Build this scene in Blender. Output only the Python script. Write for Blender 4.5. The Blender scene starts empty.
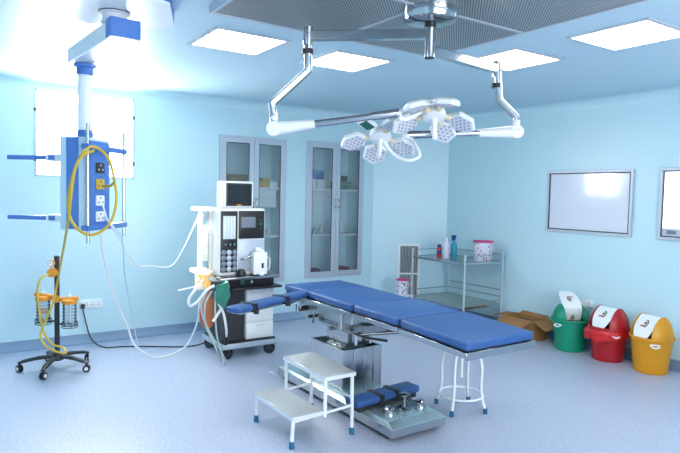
import bpy, bmesh, math, random
from mathutils import Vector, Matrix, Euler
random.seed(7)
PI = math.pi
SC = bpy.context.scene
COL = SC.collection

# ------------------------------------------------------------------ camera
YAW, PITCH, ROLL, FPX = 0.97886655, 0.05534294, 0.02210188, 583.66
fw = Vector((math.cos(YAW)*math.cos(PITCH), math.sin(YAW)*math.cos(PITCH), -math.sin(PITCH)))
r0 = Vector((math.sin(YAW), -math.cos(YAW), 0)); u0 = r0.cross(fw)
rt = math.cos(ROLL)*r0 + math.sin(ROLL)*u0
up = rt.cross(fw)
cam_data = bpy.data.cameras.new('camera')
cam = bpy.data.objects.new('camera', cam_data); COL.objects.link(cam)
m = Matrix.Identity(4)
for i in range(3):
    m[i][0], m[i][1], m[i][2] = rt[i], up[i], -fw[i]
m[0][3], m[1][3], m[2][3] = 0, 0, 1.65
cam.matrix_world = m
cam_data.sensor_width = 36; cam_data.lens = FPX*36/680
cam_data.clip_start = 0.05
SC.camera = cam

# ------------------------------------------------------------------ world, exposure, daylight
W = bpy.data.worlds.new('world'); SC.world = W; W.use_nodes = True
W.node_tree.nodes['Background'].inputs[0].default_value = (0.9, 0.96, 1, 1)
W.node_tree.nodes['Background'].inputs[1].default_value = 3.0
SC.view_settings.view_transform = 'Standard'
SC.view_settings.look = 'None'
SC.view_settings.gamma = 1
SC.view_settings.use_curve_mapping = False
SC.view_settings.exposure = 0.20
SC.cycles.max_bounces = 8
SC.cycles.diffuse_bounces = 5
SC.cycles.transparent_max_bounces = 12
SC.cycles.sample_clamp_indirect = 6
SC.cycles.caustics_reflective = False
SC.cycles.caustics_refractive = False

PANEL_E = 11.0       # ceiling light panels
WINDOW_E = 9.0       # frosted window, daylight behind it
def area(name, loc, rot, sx, sy, power, color):
    l = bpy.data.lights.new(name, 'AREA'); l.shape = 'RECTANGLE'; l.size = sx; l.size_y = sy
    l.energy = power; l.color = color
    o = bpy.data.objects.new(name, l); COL.objects.link(o); o.location = loc; o.rotation_euler = rot
    return o
# daylight entering by the window: lies on the inner face of the pane
area('window_daylight', (0.935, 6.63, 2.20), (-PI/2, 0, 0), 0.38, 0.82, 34, (1.0, 0.99, 0.96))
area('window_daylight', (1.555, 6.63, 2.20), (-PI/2, 0, 0), 0.25, 0.82, 19, (1.0, 0.99, 0.96))
# fill light added behind the camera, set at the added rear window
area('rear_fill_light', (2.0, -1.28, 1.55), (PI/2, 0, 0), 3.4, 1.5, 92, (1.0, 0.985, 0.96))

# low sun through a gap added in the window pane, falling on the left of the anaesthesia machine
sl = bpy.data.lights.new('sun', 'SUN'); sl.energy = 45; sl.angle = 0.01; sl.color = (1.0, 0.93, 0.80)
so_ = bpy.data.objects.new('sun', sl); COL.objects.link(so_); so_.location = (1.2, 8.0, 3.4)
so_.rotation_euler = Vector((.77, -1.13, -1.10)).to_track_quat('-Z', 'Y').to_euler()

# ------------------------------------------------------------------ materials
def mat(name, color, rough=0.5, metal=0.0, spec=0.5, noise=0.0, nscale=20, bump=0.0, emit=None, estr=0, coat=0.0, trans=0.0):
    mt = bpy.data.materials.new(name); mt.use_nodes = True
    nt = mt.node_tree; b = nt.nodes['Principled BSDF']
    b.inputs['Base Color'].default_value = (*color, 1)
    b.inputs['Roughness'].default_value = rough
    b.inputs['Metallic'].default_value = metal
    b.inputs['Specular IOR Level'].default_value = spec
    b.inputs['Coat Weight'].default_value = coat
    b.inputs['Transmission Weight'].default_value = trans
    if noise or bump:
        tc = nt.nodes.new('ShaderNodeTexCoord')
        n = nt.nodes.new('ShaderNodeTexNoise'); n.inputs['Scale'].default_value = nscale
        n.inputs['Detail'].default_value = 4
        nt.links.new(tc.outputs['Object'], n.inputs['Vector'])
        if noise:
            mx = nt.nodes.new('ShaderNodeMix'); mx.data_type = 'RGBA'
            mx.inputs[6].default_value = (*[c*(1-noise) for c in color], 1)
            mx.inputs[7].default_value = (*[min(1, c*(1+noise)) for c in color], 1)
            nt.links.new(n.outputs['Fac'], mx.inputs[0])
            nt.links.new(mx.outputs[2], b.inputs['Base Color'])
        if bump:
            bp = nt.nodes.new('ShaderNodeBump'); bp.inputs['Strength'].default_value = bump
            bp.inputs['Distance'].default_value = 0.01
            nt.links.new(n.outputs['Fac'], bp.inputs['Height']); nt.links.new(bp.outputs[0], b.inputs['Normal'])
    if emit:
        b.inputs['Emission Color'].default_value = (*emit, 1); b.inputs['Emission Strength'].default_value = estr
    return mt

def glass(name, tint, refl=0.12, alpha=0.25, rough=0.03):
    mt = bpy.data.materials.new(name); mt.use_nodes = True
    nt = mt.node_tree; nt.nodes.clear()
    out = nt.nodes.new('ShaderNodeOutputMaterial')
    tr = nt.nodes.new('ShaderNodeBsdfTransparent'); tr.inputs[0].default_value = (*tint, 1)
    gl = nt.nodes.new('ShaderNodeBsdfGlossy'); gl.inputs['Roughness'].default_value = rough
    df = nt.nodes.new('ShaderNodeBsdfDiffuse'); df.inputs[0].default_value = (*tint, 1)
    fr = nt.nodes.new('ShaderNodeFresnel'); fr.inputs[0].default_value = 1.45
    mx = nt.nodes.new('ShaderNodeMixShader'); mx2 = nt.nodes.new('ShaderNodeMixShader')
    mx2.inputs[0].default_value = alpha
    nt.links.new(tr.outputs[0], mx2.inputs[1]); nt.links.new(df.outputs[0], mx2.inputs[2])
    nt.links.new(fr.outputs[0], mx.inputs[0]); nt.links.new(mx2.outputs[0], mx.inputs[1]); nt.links.new(gl.outputs[0], mx.inputs[2])
    nt.links.new(mx.outputs[0], out.inputs[0])
    return mt

def perforated(name, k=300, base=(0.50, 0.52, 0.54), hole=(0.015, 0.017, 0.02)):
    mt = mat(name, base, 0.35, 0.7)
    nt = mt.node_tree; b = nt.nodes['Principled BSDF']
    tc = nt.nodes.new('ShaderNodeTexCoord'); sp = nt.nodes.new('ShaderNodeSeparateXYZ')
    nt.links.new(tc.outputs['Object'], sp.inputs[0])
    fs = []
    for ax, kk in ((0, k), (1, k)):
        mu = nt.nodes.new('ShaderNodeMath'); mu.operation = 'MULTIPLY'; mu.inputs[1].default_value = kk
        nt.links.new(sp.outputs[ax], mu.inputs[0])
        s = nt.nodes.new('ShaderNodeMath'); s.operation = 'SINE'; nt.links.new(mu.outputs[0], s.inputs[0]); fs.append(s)
    pr = nt.nodes.new('ShaderNodeMath'); pr.operation = 'MULTIPLY'
    nt.links.new(fs[0].outputs[0], pr.inputs[0]); nt.links.new(fs[1].outputs[0], pr.inputs[1])
    gt = nt.nodes.new('ShaderNodeMath'); gt.operation = 'GREATER_THAN'; gt.inputs[1].default_value = 0.12
    nt.links.new(pr.outputs[0], gt.inputs[0])
    mx = nt.nodes.new('ShaderNodeMix'); mx.data_type = 'RGBA'
    mx.inputs[6].default_value = (*base, 1); mx.inputs[7].default_value = (*hole, 1)
    nt.links.new(gt.outputs[0], mx.inputs[0]); nt.links.new(mx.outputs[2], b.inputs['Base Color'])
    return mt

def translucent(name, color, fac=0.5):
    mt = mat(name, color, 0.35); nt = mt.node_tree; b = nt.nodes['Principled BSDF']
    out = nt.nodes['Material Output']; tl = nt.nodes.new('ShaderNodeBsdfTranslucent'); tl.inputs[0].default_value = (*color, 1)
    mx = nt.nodes.new('ShaderNodeMixShader'); mx.inputs[0].default_value = fac
    nt.links.new(b.outputs[0], mx.inputs[1]); nt.links.new(tl.outputs[0], mx.inputs[2]); nt.links.new(mx.outputs[0], out.inputs[0])
    return mt

M = {}
M['tl_white'] = translucent('translucent_white', (0.92, 0.92, 0.90), .55)
M['tl_amber'] = translucent('translucent_amber', (0.95, 0.70, 0.32), .6)
M['wall'] = mat('wall_paint', (0.56, 0.77, 0.845), 0.32, spec=0.4, noise=0.015, nscale=2)
M['ceil'] = mat('ceiling_paint', (0.50, 0.69, 0.79), 0.5, noise=0.015, nscale=2)
M['base'] = mat('vinyl_skirting', (0.22, 0.33, 0.47), 0.35, noise=0.1, nscale=60)
M['white'] = mat('white_enamel', (0.86, 0.88, 0.90), 0.35)
M['offwhite'] = mat('offwhite_enamel', (0.72, 0.76, 0.80), 0.4)
M['whiteplastic'] = mat('white_plastic', (0.88, 0.88, 0.88), 0.4)
M['alu'] = mat('painted_aluminium', (0.50, 0.56, 0.64), 0.38, 0.25)
M['steel'] = mat('brushed_steel', (0.50, 0.52, 0.54), 0.22, 1.0, noise=0.08, nscale=30)
M['chrome'] = mat('chrome', (0.50, 0.51, 0.53), 0.12, 1.0)
M['darkchrome'] = mat('dark_steel', (0.30, 0.31, 0.33), 0.2, 1.0)
M['black'] = mat('black_plastic', (0.012, 0.012, 0.015), 0.35)
M['darkgrey'] = mat('dark_grey', (0.035, 0.035, 0.04), 0.4)
M['blue'] = mat('blue_upholstery', (0.026, 0.092, 0.275), 0.45, noise=0.10, nscale=40, bump=0.05)
M['pblue'] = mat('pendant_blue', (0.07, 0.19, 0.54), 0.35)
M['paleblue'] = mat('pale_blue_panel', (0.52, 0.72, 0.84), 0.35)
M['rubber_blue'] = mat('blue_rubber', (0.01, 0.13, 0.27), 0.5)
M['yellow'] = mat('yellow_hose', (0.62, 0.42, 0.04), 0.4)
M['orange'] = mat('orange_plastic', (0.80, 0.30, 0.02), 0.4)
M['bin_green'] = mat('green_plastic', (0.0, 0.26, 0.14), 0.38)
M['bin_red'] = mat('red_plastic', (0.42, 0.008, 0.015), 0.38)
M['bin_yellow'] = mat('yellow_plastic', (0.68, 0.29, 0.005), 0.38)
M['redfilm'] = mat('red_film', (0.60, 0.015, 0.02), 0.25)
M['card'] = mat('cardboard', (0.36, 0.17, 0.06), 0.8, noise=0.12, nscale=12)
M['cardin'] = mat('cardboard_inside', (0.28, 0.14, 0.06), 0.85)
M['glass'] = glass('cabinet_glass', (0.88, 0.93, 0.95), alpha=0.03)
M['clear'] = glass('clear_glass', (0.86, 0.92, 0.94), alpha=0.12)
M['cleartube'] = glass('clear_tube', (0.75, 0.90, 0.90), alpha=0.55)
M['shelfglass'] = glass('shelf_glass', (0.62, 0.80, 0.80), alpha=0.55)
M['panel'] = mat('light_diffuser', (1, 1, 1), 0.5, emit=(1.0, 0.985, 0.96), estr=PANEL_E)
M['xray'] = mat('viewer_screen', (0.9, 0.9, 0.9), 0.3, emit=(0.97, 0.98, 1.0), estr=1.3)
M['winpane'] = mat('frosted_pane', (0.95, 0.95, 0.95), 0.4, emit=(1.0, 1.0, 1.0), estr=WINDOW_E)
M['board'] = mat('board_white', (0.74, 0.77, 0.86), 0.12, coat=0.3)
M['screen'] = mat('dark_screen', (0.02, 0.025, 0.028), 0.15)
M['lcd'] = mat('lcd_grey', (0.20, 0.23, 0.27), 0.2)
M['flow'] = mat('flow_tubes', (0.50, 0.56, 0.60), 0.2, emit=(0.6, 0.7, 0.75), estr=0.25)
M['perf'] = perforated('perforated_steel')
M['green_dark'] = mat('dark_green', (0.01, 0.13, 0.08), 0.4)
M['green_bag'] = mat('green_cloth', (0.02, 0.20, 0.14), 0.6, noise=0.3, nscale=25)
M['brown_bag'] = mat('orange_rubber', (0.50, 0.17, 0.07), 0.5)
M['amber'] = mat('amber_granules', (0.85, 0.62, 0.30), 0.5, noise=0.2, nscale=120)
M['pink'] = mat('pink_plastic', (0.70, 0.05, 0.22), 0.4)
M['cyan'] = mat('cyan_liquid', (0.02, 0.30, 0.45), 0.3)
M['dkblue'] = mat('dark_blue_plastic', (0.01, 0.03, 0.22), 0.4)
M['redp'] = mat('red_print', (0.50, 0.02, 0.03), 0.4)
M['bottlep'] = mat('pinkish_bottle', (0.72, 0.66, 0.78), 0.4)
M['grille'] = mat('grille_slats', (0.42, 0.45, 0.45), 0.5)
M['led'] = mat('led_lens', (0.42, 0.44, 0.52), 0.15)
M['lensplate'] = mat('lens_plate', (0.70, 0.72, 0.76), 0.3)
M['lampwhite'] = mat('lamp_white', (0.74, 0.77, 0.80), 0.35)
M['beige'] = mat('beige_joint', (0.62, 0.55, 0.38), 0.4)
M['brownbox'] = mat('brown_carton', (0.32, 0.20, 0.11), 0.7)
M['magenta'] = mat('magenta_cloth', (0.30, 0.05, 0.13), 0.6, noise=0.4, nscale=30)
M['basetop'] = mat('polished_base', (0.50, 0.62, 0.62), 0.24, 0.7)
M['steptop'] = mat('step_plate', (0.66, 0.66, 0.64), 0.28, 0.55, noise=0.08, nscale=60)
M['yellowbox'] = mat('yellow_carton', (0.72, 0.52, 0.10), 0.6)
M['bluebox'] = mat('blue_carton', (0.05, 0.22, 0.50), 0.6)

def floor_mat():
    mt = mat('vinyl_floor', (0.4, 0.5, 0.75), 0.30, spec=0.5)
    nt = mt.node_tree; b = nt.nodes['Principled BSDF']
    tc = nt.nodes.new('ShaderNodeTexCoord')
    n = nt.nodes.new('ShaderNodeTexNoise'); n.inputs['Scale'].default_value = 55; n.inputs['Detail'].default_value = 6
    n2 = nt.nodes.new('ShaderNodeTexNoise'); n2.inputs['Scale'].default_value = 1.3; n2.inputs['Detail'].default_value = 3
    nt.links.new(tc.outputs['Object'], n.inputs['Vector']); nt.links.new(tc.outputs['Object'], n2.inputs['Vector'])
    cr = nt.nodes.new('ShaderNodeValToRGB')
    cr.color_ramp.elements[0].position = 0.38; cr.color_ramp.elements[0].color = (0.39, 0.43, 0.56, 1)
    cr.color_ramp.elements[1].position = 0.62; cr.color_ramp.elements[1].color = (0.49, 0.54, 0.67, 1)
    nt.links.new(n.outputs['Fac'], cr.inputs[0])
    mx = nt.nodes.new('ShaderNodeMix'); mx.data_type = 'RGBA'; mx.blend_type = 'MULTIPLY'; mx.inputs[0].default_value = 0.0
    nt.links.new(cr.outputs[0], mx.inputs[6]); nt.links.new(n2.outputs['Fac'], mx.inputs[7])
    nt.links.new(mx.outputs[2], b.inputs['Base Color'])
    mr = nt.nodes.new('ShaderNodeMapRange'); mr.inputs[3].default_value = 0.33; mr.inputs[4].default_value = 0.37
    nt.links.new(n2.outputs['Fac'], mr.inputs[0]); nt.links.new(mr.outputs[0], b.inputs['Roughness'])
    return mt
M['floor'] = floor_mat()
M['steelgrey'] = mat('satin_steel', (0.46, 0.50, 0.53), 0.3, 0.6)
M['shelfwhite'] = mat('shelf_white', (0.93, 0.96, 0.98), 0.5)
M['cabin'] = mat('cabinet_lining', (0.74, 0.92, 0.98), 0.5)

# ------------------------------------------------------------------ mesh helpers
ROOTM = {}
def smooth_path(pts, n=6):
    pts = [Vector(p) for p in pts]
    if len(pts) < 3: return pts
    out = []
    P = [2*pts[0]-pts[1]] + pts + [2*pts[-1]-pts[-2]]
    for i in range(1, len(P)-2):
        a, b, c, d = P[i-1], P[i], P[i+1], P[i+2]
        for k in range(n):
            t = k/n
            out.append(0.5*((2*b)+(c-a)*t+(2*a-5*b+4*c-d)*t*t+(3*b-a-3*c+d)*t**3))
    out.append(pts[-1])
    return out

class MB:
    def __init__(s): s.bm = bmesh.new()
    def _tagf(s, faces, mi, sm=False):
        for f in faces: f.material_index = mi; f.smooth = sm
    def box(s, x0, x1, y0, y1, z0, z1, mi=0, bev=0.0, rot=None, pivot=None, seg=2):
        r = bmesh.ops.create_cube(s.bm, size=1.0)
        vs = r['verts']
        cx, cy, cz = (x0+x1)/2, (y0+y1)/2, (z0+z1)/2
        for v in vs:
            v.co = Vector((v.co.x*(x1-x0), v.co.y*(y1-y0), v.co.z*(z1-z0)))
            v.co += Vector((cx, cy, cz))
        fs = set(f for v in vs for f in v.link_faces)
        if bev > 0:
            es = list(set(e for v in vs for e in v.link_edges))
            rr = bmesh.ops.bevel(s.bm, geom=es, offset=bev, segments=seg, profile=0.5, affect='EDGES')
            fs = set(rr['faces']) | set(f for f in fs if f.is_valid)
            vs = list(set(v for f in fs for v in f.verts))
            s._tagf(fs, mi, True)
            for f in fs: f.smooth = True
        else:
            s._tagf(fs, mi)
        if rot is not None:
            R = rot if isinstance(rot, Matrix) else Euler(rot).to_matrix()
            pv = Vector(pivot) if pivot is not None else Vector((cx, cy, cz))
            for v in vs: v.co = R @ (v.co-pv) + pv
        return vs
    def tube(s, pts, r, mi=0, seg=10, smooth=True, path_smooth=False, closed=False, corr=0.0, flat=None):
        pts = smooth_path(pts) if path_smooth else [Vector(p) for p in pts]
        n = len(pts)
        rings = []
        prev_n = None
        for i, p in enumerate(pts):
            if closed: t = pts[(i+1) % n]-pts[i-1]
            elif i == 0: t = pts[1]-pts[0]
            elif i == n-1: t = pts[-1]-pts[-2]
            else:
                a = (pts[i]-pts[i-1]).normalized(); b = (pts[i+1]-pts[i]).normalized(); t = a+b
            t.normalize()
            if prev_n is None:
                nn = t.cross(Vector((0, 0, 1)))
                if nn.length < 0.1: nn = t.cross(Vector((0, 1, 0)))
                nn.normalize()
            else:
                nn = prev_n - t*prev_n.dot(t); nn.normalize()
            prev_n = nn; bb = t.cross(nn)
            rr = r[i] if isinstance(r, (list, tuple)) else r
            if corr and i % 2: rr *= (1-corr)
            k = 1.0
            if 0 < i < n-1 and not closed:
                c = max(0.4, math.sqrt(max(0.05, (1+a.dot(b))/2))); k = min(1.6, 1/c)
            fl = flat or 1.0
            rings.append([s.bm.verts.new(p+rr*(nn*math.cos(2*PI*j/seg)+bb*math.sin(2*PI*j/seg)*fl)) for j in range(seg)])
        m_ = n if closed else n-1
        for i in range(m_):
            A, B = rings[i], rings[(i+1) % n]
            for j in range(seg):
                f = s.bm.faces.new((A[j], A[(j+1) % seg], B[(j+1) % seg], B[j])); f.material_index = mi; f.smooth = smooth
        if not closed:
            f = s.bm.faces.new(rings[0]); f.material_index = mi
            f = s.bm.faces.new(rings[-1][::-1]); f.material_index = mi
    def cyl(s, p0, p1, r0, r1=None, mi=0, seg=20):
        r1 = r0 if r1 is None else r1
        s.tube([p0, p1], [r0, r1], mi, seg)
    def lathe(s, prof, c=(0, 0, 0), mi=0, seg=28, axis=None, sx=1, sy=1, cap=True):
        c = Vector(c)
        R = Matrix.Identity(3)
        if axis is not None: R = Vector((0, 0, 1)).rotation_difference(Vector(axis).normalized()).to_matrix()
        rings = []
        for (r, z) in prof:
            r = max(r, 1e-4)
            rings.append([s.bm.verts.new(c + R @ Vector((r*sx*math.cos(2*PI*j/seg), r*sy*math.sin(2*PI*j/seg), z))) for j in range(seg)])
        for A, B in zip(rings, rings[1:]):
            for j in range(seg):
                f = s.bm.faces.new((A[j], A[(j+1) % seg], B[(j+1) % seg], B[j])); f.material_index = mi; f.smooth = True
        if cap:
            f = s.bm.faces.new(rings[0][::-1]); f.material_index = mi
            f = s.bm.faces.new(rings[-1]); f.material_index = mi
    def prism(s, poly, vec, mi=0, smooth=False):
        vec = Vector(vec)
        a = [s.bm.verts.new(Vector(p)) for p in poly]; b = [s.bm.verts.new(Vector(p)+vec) for p in poly]
        n = len(a)
        for fv in [a, b[::-1]]+[(a[i], b[i], b[(i+1) % n], a[(i+1) % n]) for i in range(n)]:
            f = s.bm.faces.new(fv); f.material_index = mi; f.smooth = smooth
    def quad(s, pts, mi=0):
        f = s.bm.faces.new([s.bm.verts.new(Vector(p)) for p in pts]); f.material_index = mi
    def build(s, name, mats, parent=None, world=False, bevel=0.0):
        bm = s.bm
        bmesh.ops.recalc_face_normals(bm, faces=bm.faces)
        if parent is not None and world:
            bm.transform(ROOTM[parent.name].inverted())
        me = bpy.data.meshes.new(name); bm.to_mesh(me); bm.free()
        if not isinstance(mats, (list, tuple)): mats = [mats]
        for q in mats: me.materials.append(M[q] if isinstance(q, str) else q)
        o = bpy.data.objects.new(name, me); COL.objects.link(o)
        if parent is not None:
            o.parent = parent; ROOTM[o.name] = ROOTM[parent.name]
        else: ROOTM[o.name] = Matrix.Identity(4)
        if any(p.use_smooth for p in me.polygons):
            try: me.set_sharp_from_angle(angle=math.radians(38))
            except Exception: pass
        if bevel:
            md = o.modifiers.new('bevel', 'BEVEL'); md.width = bevel; md.segments = 2; md.limit_method = 'ANGLE'
        return o

def thing(name, label, cat, loc=(0, 0, 0), rz=0.0, group=None, R=None):
    o = bpy.data.objects.new(name, None); COL.objects.link(o); o.empty_display_size = 0.1
    mw = Matrix.Translation(Vector(loc)) @ (R.to_4x4() if R is not None else Matrix.Rotation(rz, 4, 'Z'))
    o.matrix_world = mw; ROOTM[o.name] = mw
    o['label'] = label; o['category'] = cat
    if group: o['group'] = group
    return o
def tag(o, label, cat, group=None):
    o['label'] = label; o['category'] = cat
    if group: o['group'] = group
    return o
def struct(o): o['kind'] = 'structure'; return o
def copy_tree(o, parent=None):
    c = o.copy(); COL.objects.link(c)
    if parent: c.parent = parent
    for ch in [x for x in o.children]: copy_tree(ch, c)
    return c
_V = Vector

# ------------------------------------------------------------------ room shell
YL, XR, ZC = 6.61, 5.90, 2.75
X0, Y0 = -1.6, -1.3
A_ = Vector((5.0, YL, 0)); B_ = Vector((XR, 6.05, 0))
b = MB(); b.box(X0-.1, XR+.6, Y0-.1, YL+.6, -0.1, 0); struct(b.build('floor', 'floor'))
b = MB(); b.box(X0-.1, XR+.12, Y0-.12, YL+.12, ZC, ZC+.1); struct(b.build('ceiling', 'ceil'))
# wall with openings: x0,x1,z0,z1 holes
WIN = (0.735, 1.695, 1.77, 2.632)
C1 = (2.70, 3.575, 0.53, 2.315); C2 = (3.905, 4.80, 0.54, 2.325)
def wall_with_holes(b, xs, holes, y0, y1, zt):
    x = xs[0]
    for h in holes:
        b.box(x, h[0], y0, y1, 0, zt)
        b.box(h[0], h[1], y0, y1, 0, h[2]); b.box(h[0], h[1], y0, y1, h[3], zt)
        x = h[1]
    b.box(x, xs[1], y0, y1, 0, zt)
b = MB(); wall_with_holes(b, (X0-.1, 5.0), [WIN, C1, C2], YL, YL+.12, ZC); struct(b.build('wall_left', 'wall'))
nrm = (B_-A_).normalized(); out = Vector((-nrm.y, nrm.x, 0))
if out.y < 0: out = -out
b = MB(); b.prism([A_, B_, B_+out*.12+Vector((.0, .0, 0)), A_+out*.12], (0, 0, ZC)); struct(b.build('wall_corner', 'wall'))
b = MB(); b.box(XR, XR+.12, Y0-.1, 6.05, 0, ZC); struct(b.build('wall_right', 'wall'))
b = MB(); wall_with_holes(b, (X0-.12, XR), [(.3, 3.7, .8, 2.3)], Y0-.12, Y0, ZC); struct(b.build('wall_back', 'wall'))
b = MB(); b.box(X0-.12, X0, Y0, YL, 0, ZC); struct(b.build('wall_near', 'wall'))
# coved junction between wall and ceiling, and coved vinyl skirting
ring = [Vector((X0, YL, 0)), A_.copy(), B_.copy(), Vector((XR, Y0, 0)), Vector((X0, Y0, 0))]
def sweep_room(b, prof, closed_prof=False):
    """prof: list of (inset from wall, z); swept round the room outline with mitred corners"""
    n = len(ring); loops = []
    for i in range(n):
        p = ring[i]; d0 = (p-ring[i-1]).normalized(); d1 = (ring[(i+1) % n]-p).normalized()
        n0 = Vector((d0.y, -d0.x, 0)); n1 = Vector((d1.y, -d1.x, 0))   # inward (clockwise outline)
        mi_ = (n0+n1); mi_ = mi_/mi_.length_squared*2
        loops.append([b.bm.verts.new(p+mi_*ins+Vector((0, 0, z))) for ins, z in prof])
    for i in range(n):
        A, B = loops[i], loops[(i+1) % n]
        for j in range(len(prof)-1):
            f = b.bm.faces.new((A[j], A[j+1], B[j+1], B[j])); f.smooth = True
rc = 0.10
b = MB(); sweep_room(b, [(0.001, ZC-rc)]+[(rc-rc*math.cos(t), ZC-rc+rc*math.sin(t)) for t in [k*PI/16 for k in range(1, 8)]]+[(rc, ZC-.001)])
struct(b.build('trim_1', 'wall'))
b = MB(); sweep_room(b, [(0.0, 0.102), (0.008, 0.100), (0.010, 0.05), (0.014, 0.028), (0.026, 0.010), (0.05, 0.002), (0.055, 0.0)])
struct(b.build('baseboard_left', 'base'))

# window
w = bpy.data.objects.new('window_1', None); COL.objects.link(w); struct(w)
w['label'] = 'overexposed frosted window with thin dark frame on the left wall'; ROOTM[w.name] = Matrix.Identity(4)
b = MB()
gx0, gx1, gz0_, gz1_ = 1.13, 1.38, 1.86, 2.54      # gap added in the pane to let a narrow sunbeam through
b.box(WIN[0], gx0, YL+.035, YL+.045, WIN[2], WIN[3]); b.box(gx1, WIN[1], YL+.035, YL+.045, WIN[2], WIN[3])
b.box(gx0, gx1, YL+.035, YL+.045, WIN[2], gz0_); b.box(gx0, gx1, YL+.035, YL+.045, gz1_, WIN[3]); b.build('pane', 'winpane', w)
b = MB(); fr = 0.012
b.box(WIN[0]-.006, WIN[0]+fr, YL-.008, YL+.05, WIN[2]-.006, WIN[3]+.006); b.box(WIN[1]-fr, WIN[1]+.006, YL-.008, YL+.05, WIN[2]-.006, WIN[3]+.006)
b.box(WIN[0], WIN[1], YL-.008, YL+.05, WIN[2]-.006, WIN[2]+fr); b.box(WIN[0], WIN[1], YL-.008, YL+.05, WIN[3]-fr, WIN[3]+.006)
b.build('window_frame', 'alu', w)
b = MB()
for z in (1.93, 2.43):
    b.box(WIN[0]-.012, WIN[0]+.006, YL-.012, YL, z-.015, z+.015); b.box(WIN[1]-.006, WIN[1]+.010, YL-.012, YL, z-.02, z+.02)
b.build('hinge', 'black', w)

w = bpy.data.objects.new('added_rear_window', None); COL.objects.link(w); struct(w); ROOTM[w.name] = Matrix.Identity(4)  # unseen window, added with its glowing pane to light the room from behind
w['label'] = 'wide glowing window added behind the camera to brighten the room'
b = MB(); b.box(.3, 3.7, Y0-.06, Y0-.05, .8, 2.3); b.build('pane', mat('rear_fill_pane', (.95, .95, .95), .4, emit=(0.97, 0.985, 1.0), estr=1.6), w)
b = MB()
for (x0, x1, z0, z1) in ((.3, .34, .8, 2.3), (3.66, 3.7, .8, 2.3), (.34, 3.66, .8, .84), (.34, 3.66, 2.26, 2.3), (1.41, 1.45, .84, 2.26), (2.55, 2.59, .84, 2.26)):
    b.box(x0, x1, Y0-.05, Y0+.01, z0, z1)
b.build('window_frame', 'alu', w)

# ------------------------------------------------------------------ ceiling fittings
def light_panel(x, y, label):
    t = thing('ceiling_light', label, 'light', (x, y, ZC), group='square ceiling light panels')
    s, f = .285, .03
    b = MB()
    f = .026; b.box(-s, s, -s, -s+f, -.012, .0); b.box(-s, s, s-f, s, -.012, 0); b.box(-s, -s+f, -s+f, s-f, -.012, 0); b.box(s-f, s, -s+f, s-f, -.012, 0)
    b.build('frame', 'alu', t)
    b = MB(); b.box(-s+f, s-f, -s+f, s-f, -.008, -.001); b.build('diffuser', 'panel', t)
light_panel(1.78, 4.04, 'glowing square ceiling panel on the left, beside the steel ceiling grille and pendant')
light_panel(2.75, 4.06, 'glowing square ceiling panel behind the left chrome lamp arm')
light_panel(3.74, 3.17, 'glowing square ceiling panel behind the top of the right chrome lamp arm')
light_panel(3.78, 2.22, 'glowing square ceiling panel at the far right of the ceiling')
light_panel(0.66, 2.30, 'added unseen square ceiling panel above and left of the view')  # this panel and the next two are out of view, added for light
light_panel(0.9, 0.3, 'added unseen square ceiling panel near the camera, left one')
light_panel(3.2, 0.3, 'added unseen square ceiling panel near the camera, right one')

PX0, PX1, PY0, PY1, PZ = 1.29, 3.06, 1.58, 3.35, 2.70
t = thing('air_diffuser', 'large square perforated steel air supply grille set in the ceiling', 'air vent', ((PX0+PX1)/2, (PY0+PY1)/2, PZ))
b = MB(); f = .022
for (x0, x1, y0, y1) in ((PX0, PX1, PY0, PY0+f), (PX0, PX1, PY1-f, PY1), (PX0, PX0+f, PY0+f, PY1-f), (PX1-f, PX1, PY0+f, PY1-f)):
    b.box(x0, x1, y0, y1, PZ-.004, ZC)
b.build('frame', 'alu', t, True)
xm, ym = 2.19, 2.50
b = MB(); b.box(xm-.012, xm+.012, PY0+f, PY1-f, PZ-.005, PZ+.01); b.box(PX0+f, xm-.012, ym-.012, ym+.012, PZ-.005, PZ+.01); b.box(xm+.012, PX1-f, ym-.012, ym+.012, PZ-.005, PZ+.01)
b.build('divider', 'alu', t, True)
for (x0, x1) in ((PX0+f, xm-.012), (xm+.012, PX1-f)):
    for (y0, y1) in ((PY0+f, ym-.012), (ym+.012, PY1-f)):
        b = MB(); b.box(x0, x1, y0, y1, PZ, PZ+.012); b.build('perforated_panel', 'perf', t, True)

# ------------------------------------------------------------------ surgical light (both arms share one ceiling column)
LP = _V((2.28, 2.52, 0))
t = thing('surgical_light', 'ceiling-mounted twin surgical lamp with chrome arms over the operating table', 'surgical lamp', (LP.x, LP.y, 2.70))
b = MB()
b.lathe([(.155, 2.70), (.155, 2.665), (.145, 2.64), (.10, 2.625), (.03, 2.62)], (LP.x, LP.y, 0), seg=40); b.build('ceiling_dome', 'chrome', t, True)
b = MB(); b.cyl((LP.x, LP.y, 2.64), (LP.x, LP.y, 2.435), .030); b.cyl((LP.x, LP.y, 2.624), (LP.x, LP.y, 2.60), .034, mi=1); b.cyl((LP.x, LP.y, 2.442), (LP.x, LP.y, 2.43), .029, mi=1)
b.build('column', ['chrome', 'black'], t, True)
def bar_between(b, p, q, w_, h_, mi=0):
    p, q = _V(p), _V(q); d = (q-p); L = d.length; d.normalize()
    side = d.cross(_V((0, 0, 1))).normalized(); upv = side.cross(d)
    pts = [p+side*(sx*w_/2)+upv*(sz*h_/2) for sx, sz in ((-1, -1), (1, -1), (1, 1), (-1, 1))]
    b.prism(pts, d*L, mi)
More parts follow.
